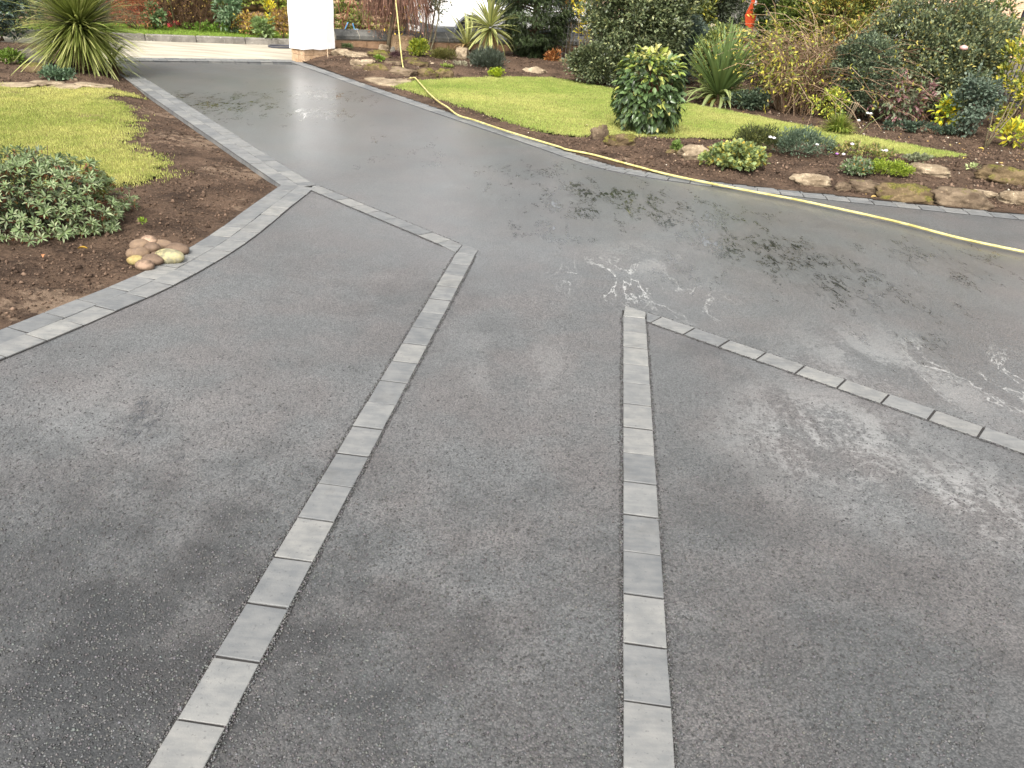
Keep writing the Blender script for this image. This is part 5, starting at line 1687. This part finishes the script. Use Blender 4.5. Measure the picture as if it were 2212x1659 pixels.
conifer('yew_tree', 'dense dark green yew behind the spiky yucca', b + [0, .62, 0], 3.3, .80, 26000, .095, [(.040, .062, .022), (.060, .088, .032), (.085, .115, .045), (.035, .045, .02)], 71, wr=.45, taper=2.4, droop=.6)
bush('rusty_fern', 'rust coloured bracken beside the yew foot', 'fern', at(1195, 142), (0, 0, .13), (.18, .14, .14), 14, 420, .06, .06, [(.33, .13, .04), (.24, .09, .03), (.42, .20, .06)], wr=.3, seed=72, stems=5, stem_r=.004)
bush('orange_shrub', 'orange and red autumn shrub above the wire fence', 'shrub', at(1232, 126) + [0, .9, 0], (0, 0, 1.15), (.38, .35, .42), 30, 900, .11, .05, [(.45, .18, .03), (.55, .32, .04), (.38, .07, .03), (.30, .28, .06)], tmpl=T_OVAL, seed=73, stems=9, stem_c=(.20, .15, .09))
t = bush('yellow_climber', 'bright yellow leaved shrub between yew and holly', 'shrub', at(1258, 142) + [0, .2, 0], (.02, 0, .72), (.30, .26, .45), 26, 620, .10, .06, [(.68, .52, .03), (.55, .48, .05), (.35, .36, .05), (.72, .60, .10)], tmpl=T_OVAL, seed=74, stems=6, stem_c=(.34, .27, .15), stem_r=.016)
# wire netting
b0, b1_ = at(1196, 146), at(1262, 158)
nt = thing('wire_fence', 'sagging square wire netting right of the dark yew', 'fence')
mw = simple('wire', (.12, .115, .11), .6, .3)
A_, B_ = np.array(b0) + [0, .35, 0], np.array(b1_) + [0, .35, 0]
for k in range(9):
    q = A_ + (B_ - A_) * k / 8
    link('wire', MB().tube([q, q + [0, .02, .35], q + [.01, .03, .75]], .0035, 3).mesh('wire', mw), nt)
for k in range(7):
    z = .04 + k * .115
    link('wire', MB().tube([A_ + [0, 0, z], (A_ + B_) / 2 + [0, .03, z - .03], B_ + [0, 0, z]], .0035, 3).mesh('wire', mw), nt)

def brighten(pal, k):
    return [tuple([x * k for x in p[:3]] + list(p[3:])) for p in pal]
def hedge_shrub(name, label, u, v, dy, w, d, h, n, L, pal, seed, zc=None, **kw):
    b = at(u, v) + [0, dy, 0]
    cl = kw.pop('cl', .17)
    if kw.get('tmpl') is T_OVAL and n > 2500: kw['tmpl'] = T_DIA
    if n > 2500: n = int(n * 2.6); L = L * 1.22; kw['wr'] = kw.get('wr', .5) * 1.15
    ncl = kw.pop('ncl', None) or max(30, n // 90)
    pal = brighten(pal, 1.22)
    return bush(name, label, 'shrub', b, (0, 0, zc if zc is not None else h * .5), (w, d, h * .52), ncl, n, cl, L, pal, seed=seed, **kw)
HG = [(.095, .12, .055), (.135, .165, .08), (.18, .21, .11), (.065, .08, .04), (.27, .28, .13, .5)]
hedge_shrub('holly_hedge', 'tall dense holly shrub behind the round leafy bush', 1370, 196, .75, 1.05, .8, 2.9, 17000, .050, HG, 81, tmpl=T_OVAL, wr=.5, mat=M_GLOSS, stems=16, stem_r=.02, stem_c=(.26, .22, .13), fill=.3)
hedge_shrub('elaeagnus', 'mottled green and yellow shrub above the blue green juniper', 1450, 180, 1.5, 1.0, .7, 3.0, 11000, .055, [(.15, .18, .05), (.22, .24, .06), (.09, .12, .04), (.50, .44, .05, .25)], 82, tmpl=T_OVAL, wr=.45, stems=12, stem_c=(.30, .25, .14), stem_r=.018)
hedge_shrub('juniper', 'blue green feathery juniper left of the green yucca', 1470, 190, .55, .52, .4, 1.15, 7000, .045, [(.10, .14, .11), (.14, .185, .15), (.07, .10, .07)], 83, tmpl=T_SPRAY, wr=.5, stems=6, cl=.12)
hedge_shrub('pine', 'dark grey green pine boughs behind the wooden post', 1560, 185, 2.3, .9, .6, 3.3, 10000, .075, [(.06, .08, .045), (.09, .115, .065), (.13, .15, .09)], 84, wr=.16, stems=14, stem_c=(.22, .18, .13), stem_r=.02, fill=.2)
# post
q = at(1535, 190) + [.12, .75, 0]
po = link('fence_post', MB().tube([(0.0, 0, -.1), (.01, 0, .5), (.035, 0, 1.0), (.037, 0, 1.012)], [.055, .053, .050, .043], 12).mesh('fence_post', stone_material('weathered_wood', (.30, .25, .17), (.50, .43, .32), .1, 8), True))
qq = PY(1541, 52, q[1]); po.location = (qq[0] - .036, q[1], max(-.2, qq[2] - 1.01))
tag(po, 'weathered round wooden post rising behind the green yucca', 'post')
conifer('cypress', 'bright green cypress right of the orange panel', at(1690, 215) + [.25, 1.9, 0], 3.4, .62, 13000, .115, [(.09, .15, .03), (.13, .20, .045), (.06, .095, .022)], 85, wr=.5, taper=2.6, droop=-.5)
conifer('cypress', 'soft green cypress at the top right behind the twiggy shrub', at(1900, 235) + [.2, 3.0, 0], 3.3, .75, 13000, .115, [(.10, .18, .03), (.15, .24, .045), (.065, .11, .02)], 86, wr=.5, taper=2.4, droop=-.5)
# orange panel
q = PY(1622, 28, 16.6)
op = thing('barrier_panel', 'orange red panel with a white stripe seen in a gap of the hedge', 'panel', (q[0], q[1], 0))
V = [(-.06, 0, 1.02), (.10, 0, .92), (.13, 0, 1.75), (-.02, 0, 1.75), (-.03, 0, 1.38), (-.10, 0, 1.18)]
V2 = [(x, .03, z) for x, _, z in V]
F = [tuple(range(6)), tuple(range(11, 5, -1))] + [(i, 6 + i, 6 + (i + 1) % 6, (i + 1) % 6) for i in range(6)]
link('board', new_mesh('board', V + V2, F, simple('orange_plastic', (.72, .10, .03), .4, 0, .1)), op)
link('stripe', MB().box(.035, .075, -.006, -.001, 1.25, 1.75).mesh('stripe', M_WHITE), op)
link('marker', MB().box(.04, .075, -.006, -.001, 1.14, 1.247).mesh('marker', simple('yellow_marker', (.85, .55, .05), .4)), op)
for s in (-.06, .06):
    link('leg', MB().tube([(s, .015, -.1), (s, .015, .99)], .014, 6).mesh('leg', M_TRIM), op)

# twiggy yellow-leaved shrub
def twiggy():
    rg = np.random.default_rng(91)
    b = at(1740, 250) + np.array([0.1, .5, 0])
    t = thing('forsythia', 'big tangled brown twiggy shrub with yellowing leaves', 'shrub', tuple(b))
    mb = MB(); tips = []
    for i in range(760):
        p = np.array([np.clip(rg.normal() * .34, -.42, .8), rg.normal() * .18, 0])
        d = unit(np.array([[np.clip(rg.normal() * .72 + .10, -.22, 1.5), rg.normal() * .45 - .05, 1.0]]))[0]
        L = rg.uniform(.7, 1.9)
        path = [p]
        for k in range(6):
            d = unit((d + rg.normal(size=3) * .13 + np.array([.03 * k * np.sign(d[0]), 0, -.10 * k]))[None])[0]
            p = p + d * L / 6
            path.append(p)
        mb.tube(path, np.linspace(.008, .0028, 7), 3, np.array([(.20, .125, .075), (.27, .18, .11), (.13, .085, .05), (.33, .24, .16)][i % 4]) * rg.uniform(.8, 1.2), cap=False)
        tips += path[2:]
    link('twigs', mb.mesh('twigs', M_BARK), t)
    tips = np.array(tips)
    w = (sstep(-.1, -.9, tips[:, 0]) * .9 + .22)
    i = rg.choice(len(tips), 3000, p=w / w.sum())
    P = tips[i] + rg.normal(size=(3000, 3)) * .025
    n = len(P)
    V, F = leaf_geo(P, unit(rg.normal(size=(n, 3)) + [0, -.3, -.5]), unit(rg.normal(size=(n, 3)) * .6 + [0, -.4, .8]), rg.uniform(.04, .075, n), rg.uniform(.018, .03, n), T_OVAL)
    link('foliage', new_mesh('foliage', V, F, M_LEAF, np.repeat(pick([(.52, .46, .05), (.40, .40, .06), (.26, .30, .06), (.60, .50, .12), (.18, .23, .05)], n, rg), 9, 0)), t)
twiggy()
hedge_shrub('weigela', 'green shrub with yellow green shoot tips behind the twiggy shrub', 1800, 240, 1.9, .95, .6, 2.5, 6500, .055, [(.16, .21, .05), (.24, .29, .07), (.10, .14, .04), (.42, .42, .07, .4)], 87, tmpl=T_OVAL, wr=.5, stems=10)
hedge_shrub('privet', 'dark green small leaved shrub in the middle of the right border', 1868, 272, .6, .55, .45, 1.20, 6000, .032, [(.075, .105, .06), (.115, .15, .09), (.055, .07, .045), (.19, .23, .13)], 88, tmpl=T_OVAL, stems=9, cl=.13)
hedge_shrub('rose_hedge', 'tall loose dark green shrub with a pale pink bloom at the upper right', 2045, 285, 1.0, 1.15, .6, 1.95, 11000, .042, [(.095, .125, .065), (.15, .18, .095), (.07, .085, .05), (.24, .26, .13), (.40, .34, .10, .3)], 89, tmpl=T_OVAL, stems=14, stem_c=(.25, .15, .09), fill=.15)
t = bpy.data.objects.get('rose_hedge')
blossoms(t, [PY(2082, 103, 10.9)], (.62, .36, .33), .055, 'pink_bloom')
t = hedge_shrub('peony', 'shrub with dull purple and green leaflets low in the right border', 1950, 276, .3, .52, .35, .68, 800, .085, [(.17, .085, .085), (.23, .12, .12), (.15, .16, .10), (.21, .23, .15), (.10, .13, .06)], 90, tmpl=T_OVAL, wr=.42, stems=14, cl=.11, droop=.5, stem_c=(.2, .13, .08))
hedge_shrub('dogwood', 'bright yellow leaved shrub left of the ivy mound', 2050, 288, .15, .20, .16, .50, 240, .09, [(.62, .50, .02), (.45, .46, .04), (.24, .33, .06)], 92, tmpl=T_OVAL, wr=.45, stems=6, cl=.10, droop=.5)
hedge_shrub('ivy_mound', 'dense dark ivy mound by the lichened bare stems', 2105, 305, .35, .36, .3, .80, 2300, .045, [(.055, .08, .055), (.085, .115, .08), (.12, .15, .11)], 93, tmpl=T_OVAL, wr=.8, stems=4, cl=.12, droop=.5)
t = thing('bare_sapling', 'lichened forked bare stems in front of the ivy mound', 'sapling', tuple(at(2128, 318)))
for e in ((.12, 0, .55), (.20, .05, .62), (-.04, .03, .5), (.32, .02, .75)):
    link('stem', MB().tube([(0, 0, -.03), (e[0] * .3, e[1], .18), (e[0] * .7, 0, e[2] * .6), e], [.014, .010, .008, .004], 6, (.17, .14, .085)).mesh('stem', M_BARK, True), t)
hedge_shrub('mahonia', 'yellow leaved low shrub at the right edge of the border', 2195, 322, .15, .26, .2, .32, 230, .095, [(.68, .55, .03), (.58, .52, .06), (.30, .36, .06)], 94, tmpl=T_OVAL, wr=.4, stems=5, cl=.10)
hedge_shrub('laburnum', 'yellow and green leafy shrub at the right edge behind the ivy mound', 2215, 300, .6, .42, .4, 1.35, 1500, .07, [(.36, .34, .05), (.22, .26, .05), (.15, .19, .05), (.50, .43, .05)], 95, tmpl=T_OVAL, wr=.45, stems=10, cl=.14)
hedge_shrub('ground_ivy', 'low dark ivy patch right of the green yucca', 1620, 242, .2, .36, .22, .28, 1600, .042, [(.06, .09, .055), (.10, .135, .08)], 96, tmpl=T_OVAL, wr=.7, stems=0, cl=.09)
hedge_shrub('ground_ivy', 'strip of ivy along the soil under the purple leaved shrub', 1990, 292, .15, .60, .14, .14, 1300, .038, [(.05, .075, .05), (.085, .12, .075)], 97, tmpl=T_OVAL, wr=.7, stems=0, cl=.06)
hedge_shrub('spindle', 'small shrub with lime and yellow sprigs below the privet', 1790, 262, .15, .30, .2, .45, 700, .045, [(.30, .36, .06), (.42, .42, .06), (.16, .22, .05)], 98, tmpl=T_OVAL, wr=.45, stems=8, cl=.08)
hedge_shrub('ground_holly', 'low dark holly growth at the edge of the soil left of the bush', 1290, 188, .25, .55, .3, .62, 3000, .045, HG, 99, tmpl=T_OVAL, mat=M_GLOSS, stems=6, cl=.12)
hedge_shrub('cotoneaster', 'tall yellow and rust tinted shrub filling the hedge behind the privet', 1880, 262, 1.7, .85, .5, 2.2, 5200, .05, [(.20, .22, .06), (.30, .28, .07), (.34, .19, .06, .5), (.12, .15, .05), (.46, .40, .08, .5)], 401, tmpl=T_OVAL, wr=.5, stems=12, stem_c=(.24, .16, .09))
hedge_shrub('viburnum', 'loose mid green shrub closing the hedge above the ivy mound', 2150, 290, 1.5, .85, .5, 1.75, 4200, .055, [(.13, .17, .06), (.20, .24, .08), (.09, .11, .05), (.36, .34, .08, .4)], 402, tmpl=T_OVAL, wr=.5, stems=12, stem_c=(.24, .16, .09), fill=.1)
hedge_shrub('hazel', 'loose olive green shrub between the green yucca and the orange panel', 1575, 225, 1.1, .50, .4, 1.05, 2800, .055, [(.14, .17, .06), (.21, .24, .07), (.09, .115, .045), (.42, .38, .07, .35)], 403, tmpl=T_OVAL, wr=.5, stems=10)
# grass tuft: arching blades
def tuft(name, label, u0, u1, v0, v1, n, L, W, cols, seed, spikes=0):
    rg = np.random.default_rng(seed)
    b = at((u0 + u1) / 2, v1 - (v1 - v0) * .2)
    t = thing(name, label, 'grass', tuple(b))
    mb = MB()
    for i in range(n):
        az = rg.uniform(0, 6.28); el = R(rg.uniform(25, 85))
        d = np.array([math.cos(az) * math.cos(el), math.sin(az) * math.cos(el), math.sin(el)])
        s = unit(np.cross(d, [0, 0, 1.0])[None])[0] * W * .5
        l = L * rg.uniform(.6, 1.2)
        p0 = np.array([d[0] * .05, d[1] * .05, 0]) * rg.uniform(0, 2); p1 = p0 + d * l * .6; p2 = p0 + d * l * .95 + [d[0] * .15 * l, d[1] * .15 * l, -.35 * l * math.cos(el)]
        mb.add([p0 - s, p0 + s, p1 + s, p1 - s, p2], [(0, 1, 2, 3), (3, 2, 4)], np.array(cols[i % len(cols)]) * rg.uniform(.75, 1.25))
    link('blades', mb.mesh('blades', M_STRAP), t)
    if spikes:
        mb = MB()
        for i in range(spikes):
            x = rg.uniform(-.16, .16)
            mb.tube([(x * .4, 0, 0), (x, 0, L * 1.1), (x * 1.25, 0, L * 1.55)], [.002, .002, .005], 4, (.34, .26, .17))
        link('flower_spikes', mb.mesh('flower_spikes', M_BARK), t)
    return t
tuft('liriope', 'bright green grassy tuft at the edge of the lawn below the privet', 1768, 1850, 255, 295, 700, .26, .012, [(.20, .27, .04), (.30, .36, .07), (.13, .19, .03), (.40, .40, .09)], 7, 9)
t = thing('anemone', 'white flowers on a thin stem right of the grassy tuft', 'flowers', tuple(at(1880, 292)))
link('stem', MB().tube([(-.15, 0, 0), (-.05, 0, .15), (.12, 0, .28)], .003, 4).mesh('stem', simple('green_stem', (.12, .17, .05), .7)), t)
lt = np.array(t.location)
blossoms(t, [PY(u, v, lt[1]) for u, v in ((1874, 244), (1881, 245), (1855, 260))], (.8, .8, .78), .024, 'white_flower')

# ------------------------------------------------------------------ PORTUGAL LAUREL on the lawn edge
def laurel():
    rg = np.random.default_rng(202)
    b = at(1398, 296) + np.array([0, .38, 0])
    t = thing('laurel_bush', 'round glossy laurel bush with lime green new leaves on top, at the lawn edge', 'laurel', tuple(b))
    c, rad = np.array([0, 0, .46]), np.array([.375, .36, .43])
    n = 1750
    d = sphere_pts(n, rg)
    m = np.max(np.abs(d * [1, 1, .95]), axis=1, keepdims=True); d = d * .62 + d / m * .38 * .92
    k = np.array([1 + .20 * mnoise.noise(Vector(x) * 2.6) for x in d])[:, None]
    P = c + d * rad * k * (rg.uniform(.62, 1.03, (n, 1)) ** .6)
    P[:, 2] = np.maximum(P[:, 2], .05)
    out = unit(d)
    Dv = unit(out * .75 + rg.normal(size=(n, 3)) * .35 + np.array([0, 0, -.55]))
    Nv = unit(out * .75 + np.array([0, 0, .6]) + rg.normal(size=(n, 3)) * .25)
    f = sstep(.64, .92, P[:, 2] + rg.normal(size=n) * .10)
    young = rg.random(n) < np.maximum(f * .95, .05)
    tips = [p for p in P[young]]
    depth = np.linalg.norm((P - c) / rad, axis=1)
    score = depth + .45 * (-out[:, 1]) + .15 * out[:, 2]
    order = np.argsort(-score)
    dark = [(.060, .098, .036), (.085, .135, .048), (.11, .165, .062), (.045, .07, .028), (.15, .21, .075)]
    light = [(.26, .30, .06), (.34, .36, .09), (.20, .26, .05), (.40, .38, .13)]
    def mk(cl):
        T = T_OVAL[0].copy(); T[:, 0] *= .50
        V = T * .105
        cc = np.tile(np.array(cl), (9, 1)); cc[[0, 8, 4]] *= 1.18
        return new_mesh('leaf', V, T_OVAL[1], M_GLOSS, cc)
    md = [mk(x) for x in dark]; ml = [mk(x) for x in light]
    for i in order[:300]:
        x, y, z = leaf_frames(Dv[i:i + 1], Nv[i:i + 1])
        x, y, z = x[0], y[0], z[0]
        s = rg.uniform(.8, 1.2)
        M = Matrix(((x[0] * s, y[0] * s, z[0] * s, P[i][0]), (x[1] * s, y[1] * s, z[1] * s, P[i][1]), (x[2] * s, y[2] * s, z[2] * s, P[i][2]), (0, 0, 0, 1)))
        link('leaf', (ml if young[i] else md)[int(rg.integers(0, 4))], t, mat=M)
    r = order[300:]
    Ls = .105 * rg.uniform(.8, 1.2, len(r))
    V, F = leaf_geo(P[r], Dv[r], Nv[r], Ls, Ls * .50, T_OVAL)
    cols = np.where(young[r][:, None], pick(light, len(r), rg, .15), pick(dark, len(r), rg, .2))
    tag(link('inner_leaves', new_mesh('inner_leaves', V, F, M_GLOSS, np.repeat(cols, 9, 0)), t), kind='stuff')
    mb = MB()
    for i in range(40):
        e = P[order[i * 20]] * .92
        mb.tube([(rg.normal() * .05, rg.normal() * .05, -.03), e * [.35, .35, .5] + [0, 0, .05], e * .9], [.011, .008, .004], 5, (.16, .07, .045))
    link('stems', mb.mesh('stems', M_BARK), t)
laurel()

# ------------------------------------------------------------------ FRONT RIGHT ROCKERY BED
fr = [('upright pale brown rock left of the laurel bush', 1277, 1314, 270, 306, 2, .3), ('broad mossy brown rock at the foot of the laurel bush', 1308, 1369, 285, 318, 1, -.1), ('pale layered sandstone beside the geranium', 1469, 1532, 312, 346, 0, .15),
      ('pale low sandstone between heather and edging', 1716, 1790, 375, 404, 0, -.15), ('small brown stone left of the long dark slab', 1804, 1842, 394, 414, 2, .1), ('thin brown ledge stone above the edging', 1838, 1912, 390, 418, 2, -.15), ('long dark mossy ledge stone by the edging', 1906, 2012, 396, 438, 1, -.2),
      ('flat topped grey brown slab rock near the right edging', 2024, 2132, 410, 450, 2, -.12), ('small tan stone behind the flat topped slab rock', 2104, 2150, 412, 427, 0, 0), ('tan rock cut by the right edge of the view', 2166, 2240, 416, 444, 0, -.1), ('mossy yellow slab rock at the right edge behind the others', 2126, 2240, 364, 402, 1, -.15), ('pale lichened stone right of the lime mound', 1958, 2044, 355, 382, 0, -.12), ('small mossy stone between laurel bush and pale sandstone', 1440, 1475, 322, 334, 1, 0)]
for i, (lb, u0, u1, v0, v1, mi, rz) in enumerate(fr):
    rock(lb, u0, u1, v0, v1, mi, rz, 200 + i, blocky=.7, rough=.34, group='rocks of the front rockery')
mound('geranium', 'spreading yellow green geranium left of the dark heather', 1508, 1658, 308, 380, 2400, .040, [(.20, .26, .10), (.28, .33, .12), (.36, .36, .09), (.13, .18, .07), (.45, .33, .06, .3)], 301, 'geranium', .85, T_OVAL, up=.2, crr=.16, hk=.8)
mound('heather', 'dark olive green heather bush behind the geranium', 1586, 1684, 281, 340, 3200, .035, [(.07, .085, .03), (.11, .13, .04), (.17, .18, .05), (.05, .06, .025)], 302, 'heather', .22, up=1.1, crr=.2)
t = mound('hebe', 'grey green hebe with a few white flowers right of the dark heather', 1670, 1802, 293, 352, 3000, .036, [(.13, .19, .12), (.18, .25, .16), (.10, .15, .09), (.23, .29, .19)], 303, 'hebe', .28, T_OVAL, up=.7, crr=.18)
hy = float(t.location[1])
blossoms(t, [PY(u, v, hy - .15) for u, v in ((1664, 296), (1672, 298), (1765, 312))], (.82, .80, .80), .022, 'white_flower')
t = mound('pansies', 'straggly patch of mauve and white pansies at the lawn edge', 1798, 1944, 310, 350, 1900, .032, [(.22, .26, .07), (.34, .32, .09), (.40, .30, .14), (.15, .19, .06)], 304, 'pansies', .6, T_OVAL, hk=.7)
hy = float(t.location[1])
blossoms(t, [PY(u, v, hy - .15) for u, v in ((1841, 311), (1822, 333), (1893, 329), (1895, 332), (1914, 325), (1905, 326), (1899, 340))], (.78, .68, .76), .024, 'pale_flower')
blossoms(t, [PY(u, v, hy - .2) for u, v in ((1808, 332), (1840, 362))], (.40, .16, .50), .02, 'mauve_flower')
mound('lime_sedum', 'bright lime green mat in the middle of the front rockery', 1872, 1972, 345, 390, 3600, .020, [(.30, .40, .04), (.40, .48, .06), (.20, .28, .03)], 305, 'plant', .6, T_OVAL, hk=.7)
mound('campanula', 'dark green leafy clump left of the lime mat', 1822, 1886, 353, 388, 900, .034, [(.11, .17, .07), (.16, .22, .10), (.25, .27, .18), (.35, .22, .06, .15)], 306, 'plant', .7, T_OVAL)
mound('thyme', 'small grey green patch behind the pale lichened stone', 1955, 2028, 334, 358, 1100, .026, [(.20, .23, .13), (.28, .30, .18), (.15, .16, .09)], 307, 'plant', .4, T_OVAL, hk=.7)
mound('weed_clump', 'small bright green weed left of the pale layered sandstone', 1448, 1474, 310, 336, 420, .03, [(.17, .25, .06), (.23, .31, .09)], 308, 'weed', .6, T_OVAL)
mound('seedling', 'pale green seedling on the soil left of the mossy slab rock', 2092, 2112, 360, 374, 60, .04, [(.35, .40, .18)], 309, 'weed', .5, T_OVAL)

# fallen leaves lying on soil and paving
def fallen(label, u, v, L, c, seed):
    g = at(u, v)
    T = T_OVAL[0].copy(); T[:, 0] *= .5; T[:, 2] *= 1.6
    o = link('fallen_leaf', new_mesh('fallen_leaf', T * L, T_OVAL[1], M_LEAF, np.tile(np.array(c), (9, 1))))
    o.location = (g[0], g[1], g[2] + .03); o.rotation_euler = (.1, .15, seed * 1.7)
    tag(o, label, 'leaf', 'fallen leaves')
fallen('yellow fallen leaf on the left soil above the cobbles', 192, 547, .06, (.60, .36, .05), 1)
fallen('pinkish fallen leaf on the soil near the lower left', 100, 560, .05, (.55, .25, .12), 2)
fallen('yellow fallen leaf on the edging below the long ledge stone', 1879, 433, .075, (.62, .42, .14), 3)
fallen('tan fallen leaf on the right lawn by the hose', 1269, 277, .06, (.55, .45, .25), 4)
fallen('yellow fallen leaf on the soil at the lawn tip', 2085, 347, .07, (.62, .50, .12), 5)
fallen('yellow fallen leaf right of the lawn tip', 2110, 325, .08, (.66, .52, .10), 6)
fallen('cream fallen leaf near the mahonia', 2050, 320, .08, (.60, .50, .22), 7)

# ------------------------------------------------------------------ HOSE
hz = .028
hpts = [G(u, v, hz) for u, v in ((2300, 562), (2212, 544), (2075, 515), (1941, 480), (1830, 455), (1718, 431), (1637, 416), (1559, 401), (1448, 378), (1381, 361), (1336, 349), (1280, 334), (1224, 323), (1207, 317))]
hpts += [G(u, v, .035) for u, v in ((1130, 294), (1082, 279), (1026, 260), (990, 249))]
hpts += [at(u, v) + [0, 0, .05] for u, v in ((966, 240), (947, 228), (927, 210), (912, 193), (905, 185), (897, 176), (890, 176), (886, 176))]
for (u, v, y) in ((880, 171, 13.42), (875, 160, 13.55), (869, 135, 13.85), (865, 100, 14.3), (861, 60, 14.8), (858, 30, 15.15), (855, 0, 15.5)):
    hpts.append(PY(u, v, y))
hpts += [hpts[-1] + np.array([-.02, .35, .12]), hpts[-1] + np.array([-.03, .9, .10]), hpts[-1] + np.array([.0, 1.5, -.35]), np.array([-2.5, 18.0, .03]), np.array([-3.2, 18.3, .02])]
h0 = smooth_line([tuple(q) for q in hpts], 6)
hose = thing('garden_hose', 'long pale yellow garden hose trailing along the right edging and up over the weeping tree', 'hose')
n_ = NT('yellow_hose'); p_ = n_.pos()
n_.p(Base_Color=n_.mix(n_.rng(n_.noise(p_, 9, 5, .65), .35, .62), (.40, .34, .11), (.60, .54, .22)), Roughness=.4, Specular_IOR_Level=.5)
link('tube', MB().tube(h0, .0108, 8).mesh('tube', n_.m, True), hose)

# ------------------------------------------------------------------ FAR RIGHT: railing, house, trees beyond
rl = thing('iron_railing', 'black iron railing at the upper right edge', 'railing')
M_IRON = simple('black_iron', (.02, .02, .025), .5, .2)
ra, rb = np.array([*PY(2150, 60, 16.0)[:2]]), np.array([*PY(2290, 60, 15.2)[:2]])
for k in range(15):
    q = ra + (rb - ra) * k / 14
    thick = k in (5, 12)
    z1 = 1.62 if thick else 1.50
    if thick:
        link('post', MB().tube([(q[0] - .03, q[1], -.1), (q[0] + .03, q[1], z1)], .032, 8).mesh('post', M_IRON), rl)
    else:
        link('bar', MB().tube([(q[0] - .03, q[1], .1), (q[0] + .03, q[1], z1)], .010, 6).mesh('bar', M_IRON), rl)
for z in (.15, 1.46):
    link('rail', MB().tube([(*ra, z), (*rb, z)], .012, 5).mesh('rail', M_IRON), rl)
n_ = NT('tan_brick'); p_ = n_.obj()
bk = n_.n('TexBrick', Vector=n_.n('Mapping', Vector=p_, Rotation=(R(90), 0, 0)).outputs[0], Color1=(.52, .30, .18), Color2=(.62, .40, .25), Mortar=(.55, .48, .38), Scale=1.0)
bk.inputs['Brick Width'].default_value = .225; bk.inputs['Row Height'].default_value = .075; bk.inputs['Mortar Size'].default_value = .008
n_.p(Base_Color=bk.outputs[0], Roughness=.9)
q = PY(2120, 10, 33.0)
hs_ = thing('house', 'tan brick house far behind the shrubs at the upper right', 'house', (q[0], q[1], -.1))
link('wall', MB().box(-5.5, 9, 0, 7, 0, 5).mesh('wall', n_.m), hs_)
V = [(-5.8, -.4, 4.9), (9.3, -.4, 4.9), (9.3, 3.5, 7.2), (-5.8, 3.5, 7.2), (-5.8, 7.4, 4.9), (9.3, 7.4, 4.9)]
link('roof', new_mesh('roof', V, [(0, 1, 2, 3), (3, 2, 5, 4), (0, 3, 4), (1, 5, 2), (0, 4, 5, 1)], simple('roof_tile', (.20, .10, .07), .9)), hs_)
for x in (-3.4, 1.2, 5.6):
    w_ = link('window', MB().box(x, x + 1.3, -.03, .02, 3.1, 4.3).mesh('window', M_WHITE), hs_)
    link('pane', MB().box(x + .08, x + .61, -.045, -.031, 3.18, 4.22).box(x + .69, x + 1.22, -.045, -.031, 3.18, 4.22).mesh('pane', M_GLASS), w_)
# tall trees beyond the lane and the hedge, mostly above the view
ft = [(-10.5, 22.5, 5.5, 2.4), (-5.5, 24, 5.0, 2.2), (-.5, 26, 5.5, 2.6), (4.5, 24.5, 5.0, 2.4), (6.2, 17.5, 6.0, 1.9), (9.6, 16.0, 6.2, 2.1), (12.5, 13.5, 6.5, 2.2)]
for i, (x, y, h, r) in enumerate(ft):
    rg = np.random.default_rng(400 + i)
    t = thing('broadleaf_tree', ['green broadleaf tree beyond the wall at the top left', 'green broadleaf tree behind the white pillar, beyond the wall', 'green broadleaf tree beyond the dark yew', 'green broadleaf tree beyond the holly hedge', 'tall clear stemmed tree behind the soft green cypress', 'tall clear stemmed tree beyond the iron railing', 'tall clear stemmed tree past the right edge'][i], 'tree', (x, y, 0), group='trees beyond the lane')
    P, Dv, Nv, C = crown_pts(rg, (0, 0, h * (.58 if i < 4 else .68)), (r, r, h * (.42 if i < 4 else .36)), 70, 4200 if i < 4 else 6000, .5, .3)
    Ls = rg.uniform(.12, .2, len(P))
    V, F = leaf_geo(P, Dv, Nv, Ls, Ls * .6, T_DIA)
    link('crown', new_mesh('crown', V, F, M_LEAF, np.repeat(pick([(.07, .10, .03), (.11, .14, .04), (.15, .16, .05)], len(P), rg), 4, 0)), t)
    mb = MB().tube([(0, 0, -.1), (.05, 0, h * .3), (0, 0, h * .6)], [.18, .14, .08], 8, (.13, .10, .07))
    for k in range(9):
        mb.tube([(0, 0, h * .28), C[k] * .5 + [0, 0, h * .1], C[k]], [.07, .04, .015], 5, (.13, .10, .07))
    link('trunk', mb.mesh('trunk', M_BARK, True), t)
